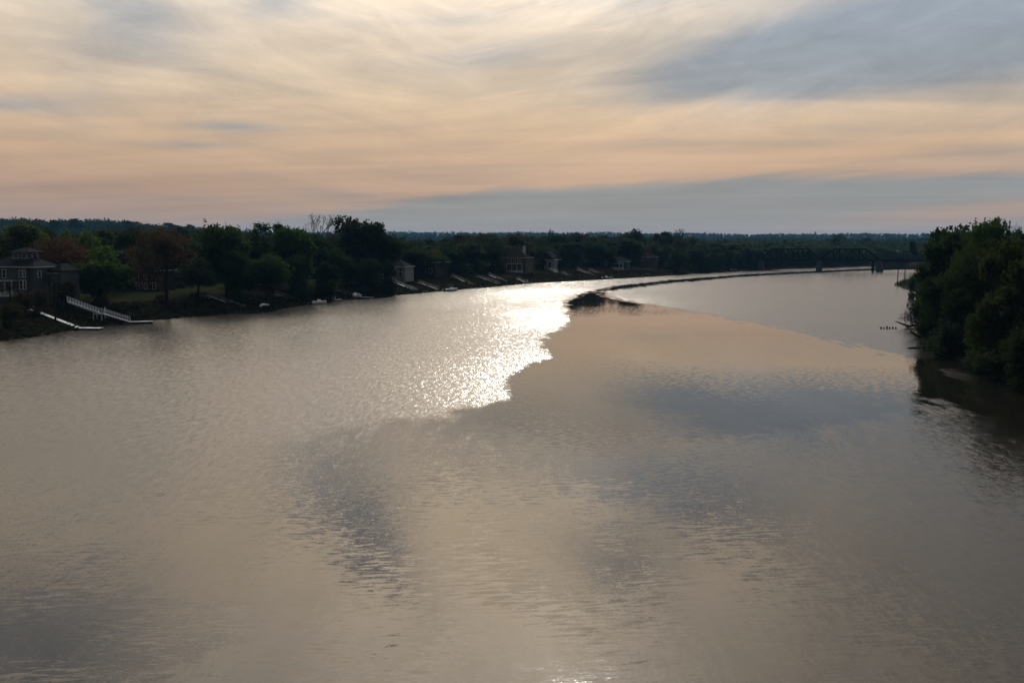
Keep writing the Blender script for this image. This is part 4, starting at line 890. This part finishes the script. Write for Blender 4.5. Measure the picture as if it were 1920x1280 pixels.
# ------------------------------------------------------------------ railway truss bridge with a bascule counterweight
def bridge():
    A = np.array([174., 697.]); B = np.array([246., 668.]); dv = (B-A)/np.linalg.norm(B-A); span = np.linalg.norm(B-A)/2
    e = empty('railway_bridge', (A[0], A[1], 0), math.atan2(dv[1], dv[0])); tag(e, 'dark steel railway truss bridge on stone piers crossing the river', 'bridge')
    Z0 = 7.6; H_ = 7.0; W_ = 2.6
    def truss(x0, L, npan, heavy):
        sp = empty('truss_span', (x0, 0, 0)); sp.parent = e
        MB().box(0.1, L-.1, -W_+.2, W_-.2, Z0-.9, Z0).build('deck', 'rust_steel', sp)
        pn = L/npan
        for y in (-W_, W_):
            MB().beam((0, y, Z0), (L, y, Z0), .7, 1.0).build('bottom_chord', 'rust_steel', sp)
            MB().beam((pn*1.6, y, Z0+H_), (L-pn*1.6, y, Z0+H_), .8, .95).build('top_chord', 'rust_steel', sp)
            MB().beam((0, y*.999, Z0), (pn*1.6, y*.999, Z0+H_), .9, .95, (0, 1, 0)).build('end_post', 'rust_steel', sp); MB().beam((L, y*.999, Z0), (L-pn*1.6, y*.999, Z0+H_), .9, .95, (0, 1, 0)).build('end_post', 'rust_steel', sp)
            xs_ = np.linspace(pn*1.6, L-pn*1.6, npan-1)
            for i, x in enumerate(xs_): MB().beam((x, y*.998, Z0+.3), (x, y*.998, Z0+H_-.2), .42, .42, (0, 1, 0)).build('vertical', 'rust_steel', sp)
            for i in range(len(xs_)-1):
                a_, b_ = (xs_[i], xs_[i+1]) if i < (len(xs_)-1)/2 else (xs_[i+1], xs_[i])
                wd = .85 if heavy and abs(i-(len(xs_)-2)/2) < 1 else .32
                if heavy and wd > .3: a_, b_ = b_, a_
                MB().beam((a_, y*.995, Z0+H_-.2), (b_, y*.995, Z0+.3), wd, wd, (0, 1, 0)).build('diagonal', 'rust_steel', sp)
        for x in np.linspace(pn*1.6, L-pn*1.6, npan-1): MB().beam((x, -W_, Z0+H_-.1), (x, W_, Z0+H_-.1), .22, .3).build('cross_strut', 'rust_steel', sp)
    truss(-span+.4, span-.8, 7, False); truss(.4, span-.8, 9, False); truss(span+.4, span-.8, 7, True)
    for k, x in enumerate((-span, 0, span, 2*span)):
        wdt = 3.2 if k < 3 else 4.4
        MB().add([(x-wdt*.6, -5.5, -4), (x+wdt*.6, -5.5, -4), (x+wdt*.6, 5.5, -4), (x-wdt*.6, 5.5, -4), (x-wdt*.45, -4.2, Z0-1.2), (x+wdt*.45, -4.2, Z0-1.2), (x+wdt*.45, 4.2, Z0-1.2), (x-wdt*.45, 4.2, Z0-1.2)],
            [(4, 5, 6, 7), (0, 1, 5, 4), (1, 2, 6, 5), (2, 3, 7, 6), (3, 0, 4, 7)]).box(x-wdt*.55, x+wdt*.55, -4.6, 4.6, Z0-1.19, Z0-.95).build('pier', 'pier_stone', e)
    MB().tube([(2*span-4.2, 0, -4), (2*span-4.2, 0, Z0-.95)], [1.0, .9], 10).build('pier_column', 'rust_steel', e)
    x0 = 2*span+.4
    MB().box(x0, x0+70, -W_, W_, Z0-1.3, Z0+.1).box(x0, x0+70, -W_-.25, -W_-.003, Z0-1.5, Z0+.5).box(x0, x0+70, W_+.003, W_+.25, Z0-1.5, Z0+.5).build('girder_span', 'rust_steel', e)
    MB().box(-span-60, -span-.5, -W_, W_, Z0-1.3, Z0+.1).build('approach_span', 'rust_steel', e)
    for x in (-span-18, -span-36): MB().box(x-1, x+1, -2.4, 2.4, -2, Z0-1.303).build('pier', 'pier_stone', e)
    tx = x0+19.0
    for y in (-2.2, 2.2):
        for dx in (-3.4, -1.4): MB().beam((tx+dx-1.2, y, Z0), (tx+dx-1.2, y, Z0+5.2), .35, .35, (0, 1, 0)).build('tower_leg', 'rust_steel', e)
        MB().beam((tx-5.0, y, Z0+5.2), (tx-2.2, y, Z0+5.2), .35, .35).build('tower_beam', 'rust_steel', e)
        MB().beam((tx+4.5, y, Z0), (tx+3.2, y, Z0+9.6), .5, .5, (0, 1, 0)).build('tower_leg', 'rust_steel', e)
        MB().beam((tx+1.4, y*1.01, Z0+11.3), (tx+17, y*1.01, Z0+6.0), .5, .8, (0, 1, 0)).build('bascule_arm', 'rust_steel', e)
    pts = [(-1.2, 12.2), (2.2, 11.8), (3.0, 6.0), (4.4, 3.4), (3.4, 2.2), (1.2, 3.8), (-.6, 6.0), (-1.2, 8.0)]
    V = [(tx+a, y, Z0+b) for y in (-1.9, 1.9) for a, b in pts]; n = len(pts)
    MB().add(V, [tuple(range(n)), tuple(range(2*n-1, n-1, -1))]+[(i, n+i, n+(i+1) % n, (i+1) % n) for i in range(n)]).build('counterweight', 'rust_steel', e)
    for x in (x0+26, x0+50): MB().box(x-1.5, x+1.5, -3, 3, -4, Z0-1.303).build('pier', 'pier_stone', e)
bridge()
# a low concrete road bridge behind, with pale panels along its parapet
a = np.array(atd(1460, 452, 1010)); b = np.array(atd(1800, 452, 930)); dv = b-a; L = math.hypot(dv[0], dv[1])
e = empty('road_bridge', (a[0], a[1], 0), math.atan2(dv[1], dv[0])); tag(e, 'low grey road bridge seen through the railway trusses', 'bridge')
MB().box(0, L, -5, 5, 4.2, 5.6).build('deck', 'concrete', e); MB().box(0, L, -5.2, -5.003, 5.603, 8.2).build('parapet', 'concrete', e)
for i in range(7): x = L*(i+.5)/7; MB().box(x-1.1, x+1.1, -4.5, 4.5, -4, 4.197).build('pier', 'concrete', e)
for i, px in enumerate((1548, 1553.5, 1560, 1686, 1691, 1697)):
    u = (px-1460)/340.0; q = a+(b-a)*u; grp = 'left' if i < 3 else 'right'
    s_ = empty('panel_sign', (q[0], q[1]-4.2, 5.6)); tag(s_, '%s small pale panel of the %s-hand trio above the road bridge' % (('left', 'middle', 'right')[i % 3], grp), 'sign', 'pale panels above the road bridge')
    MB().box(-.9, .9, -.06, .06, 4.3, 5.6).build('panel', 'trim_white', s_); MB().box(-.08, .08, .063, .2, -.2, 5.0).build('post', 'rust_steel', s_)

# ------------------------------------------------------------------ right bank: reeds, posts, dead branches, pilings
rr = np.random.RandomState(12); mb = MB(); V = []
for i in range(2600):
    u_ = rr.uniform(0, 1)**.7; q = at(1677+u_*62, 534.5+rr.uniform(-1, 1)*6.5*math.sqrt(u_)); h_ = rr.uniform(.6, 1.6)+rr.uniform(0, 2.2)*min(1, u_*2.5); l_ = rr.normal(0, .25, 2); wv = .05
    an = rr.uniform(0, 3.14); cx, cy_ = math.cos(an)*wv, math.sin(an)*wv
    V.append([(q.x-cx, q.y-cy_, -.2), (q.x+cx, q.y+cy_, -.2), (q.x+l_[0]+cx*.3, q.y+l_[1]+cy_*.3, h_), (q.x+l_[0]-cx*.3, q.y+l_[1]-cy_*.3, h_)])
mb.quads(np.array(V)); o = mb.build('reed_bed', 'leaves'); o.color = (.030, .036, .020, 1); tag(o, 'dark reed bed on the point of the right bank', 'reeds', kind='stuff')
for i, (px, py, top) in enumerate(((1683, 533, 507), (1696, 534, 506))):
    q = at(px, py); zt = atd(px, top, q.y).z; e = empty('mooring_post', (q.x, q.y, 0)); tag(e, ('left' if i == 0 else 'right')+' one of the two dark posts rising from the reed bed', 'post', 'posts in the reed bed')
    MB().tube([(0, 0, -2), (0, 0, zt)], [.24, .2], 8).build('pole', 'wet_wood', e); MB().tube([(0, 0, zt), (0, 0, zt+.12)], [.25, .18], 8).build('cap', 'wet_wood', e)
for i, px in enumerate((1652, 1657, 1663, 1668, 1674, 1680)):
    q = at(px, 615.5+.3*(i % 2)); h_ = (.35, .25, .5, .3, .35, .3)[i]; e = empty('old_piling', (q.x, q.y, 0), i*.7); e.rotation_euler.x = .08*(i-2)
    tag(e, '%s of the row of worn pilings left of the dead branches' % ('leftmost', 'second', 'third', 'fourth', 'fifth', 'last')[i], 'piling', 'worn pilings in the water')
    MB().tube([(0, 0, -2), (0, 0, h_*.6), (.03, 0, h_)], [.2, .2, .13], 7).build('shaft', 'wet_wood', e); MB().tube([(0, 0, h_-.02), (.02, .02, h_+.08)], [.1, .04], 5).build('splintered_tip', 'wet_wood', e)
def snag(px, py, label, seed, L, n, name='dead_branches'):
    q = at(px, py); rg = np.random.RandomState(seed); e = empty(name, (q.x, q.y, 0)); tag(e, label, 'dead wood')
    tr_ = MB().tube([(6, 2, .9), (2.5, .6, .55), (0, 0, .3), (-L*.5, -.3, .9), (-L, -.6, 1.5)], [.35, .3, .26, .2, .1], 7).build('log', 'wet_wood', e)
    def br(p, d, l, r, lv, mb):
        p2 = p+d*l; mb.tube([p, (p+p2)/2+rg.normal(0, l*.06, 3), p2], [r, r*.8, r*.5], 4)
        if lv < 4:
            for k in range(3): nd = d+rg.normal(0, .55, 3); nd /= np.linalg.norm(nd); br(p+d*l*rg.uniform(.45, 1), nd, l*.66, r*.55, lv+1, mb)
    for i in range(n):
        mb = MB(); d = np.array([rg.uniform(-.9, .1), rg.uniform(-.4, .2), rg.uniform(.2, 1.0)]); d /= np.linalg.norm(d); br(np.array([rg.uniform(-L*.3, 5), .2, .5]), d, rg.uniform(1.6, 2.8), .09, 0, mb); mb.build('branch', 'wet_wood', e)
snag(1704, 614, 'bleached dead branches standing out over the water on the right bank', 3, 3.4, 9)
snag(1722, 634, 'lower dead branches drooping to the water under the right-bank trees', 9, 2.0, 5)
q = at(1716, 653); e = empty('floating_log', (q.x, q.y, .05), R(8)); tag(e, 'thin dark log floating at the foot of the right-bank trees', 'log')
MB().tube([(-1.5, 0, 0), (-.5, .05, .06), (.6, 0, .05), (1.8, -.05, 0)], [.1, .17, .16, .08], 7).build('stem', 'wet_wood', e); MB().tube([(.6, 0, .1), (.9, .1, .5)], [.05, .02], 5).build('stub', 'wet_wood', e)

# ------------------------------------------------------------------ far marks on the skyline
g = atd(1528, 452, 3600); z = th(g.x, g.y); zt = atd(1528, 434.5, 3600).z; e = empty('water_tower', (g.x, g.y, z)); tag(e, 'tiny water tower on the far skyline above the bridge', 'tower'); hh_ = zt-z
MB().tube([(0, 0, hh_*.80), (0, 0, hh_*.86), (0, 0, hh_*.94), (0, 0, hh_)], [1.5, 5, 5, 1], 12).build('tank', 'concrete', e); MB().tube([(0, 0, 0), (0, 0, hh_*.8)], [1.8, 1.4], 8).build('stem', 'concrete', e)
g = atd(1007, 452, 2400); z = th(g.x, g.y); zt = atd(1007, 432.5, 2400).z; e = empty('radio_mast', (g.x, g.y, z)); tag(e, 'thin radio mast on the skyline above the white gable-ended house', 'mast')
MB().tube([(0, 0, 0), (0, 0, (zt-z)*.9)], [.8, .45], 4).build('lattice', 'rust_steel', e); MB().tube([(0, 0, (zt-z)*.9), (0, 0, zt-z)], [.3, .15], 4).build('aerial', 'rust_steel', e)
# ------------------------------------------------------------------ morning haze
m, t, out = new_mat('haze'); MAT['haze'] = m
vol = t.node('ShaderNodeVolumePrincipled'); vol.inputs['Color'].default_value = (.22, .56, 1.0, 1); vol.inputs['Density'].default_value = .000048
vol.inputs['Anisotropy'].default_value = 0.0
t.l.new(vol.outputs[0], out.inputs['Volume'])
bm = bmesh.new(); bmesh.ops.create_cube(bm, size=1.0)
for v in bm.verts: v.co = Vector((v.co.x*18400, 5000+v.co.y*12600, -4.5 + (v.co.z+.5)*124))
me = bpy.data.meshes.new('haze'); bm.to_mesh(me); bm.free()
tag(link(me, 'haze', 'haze'), kind='stuff')
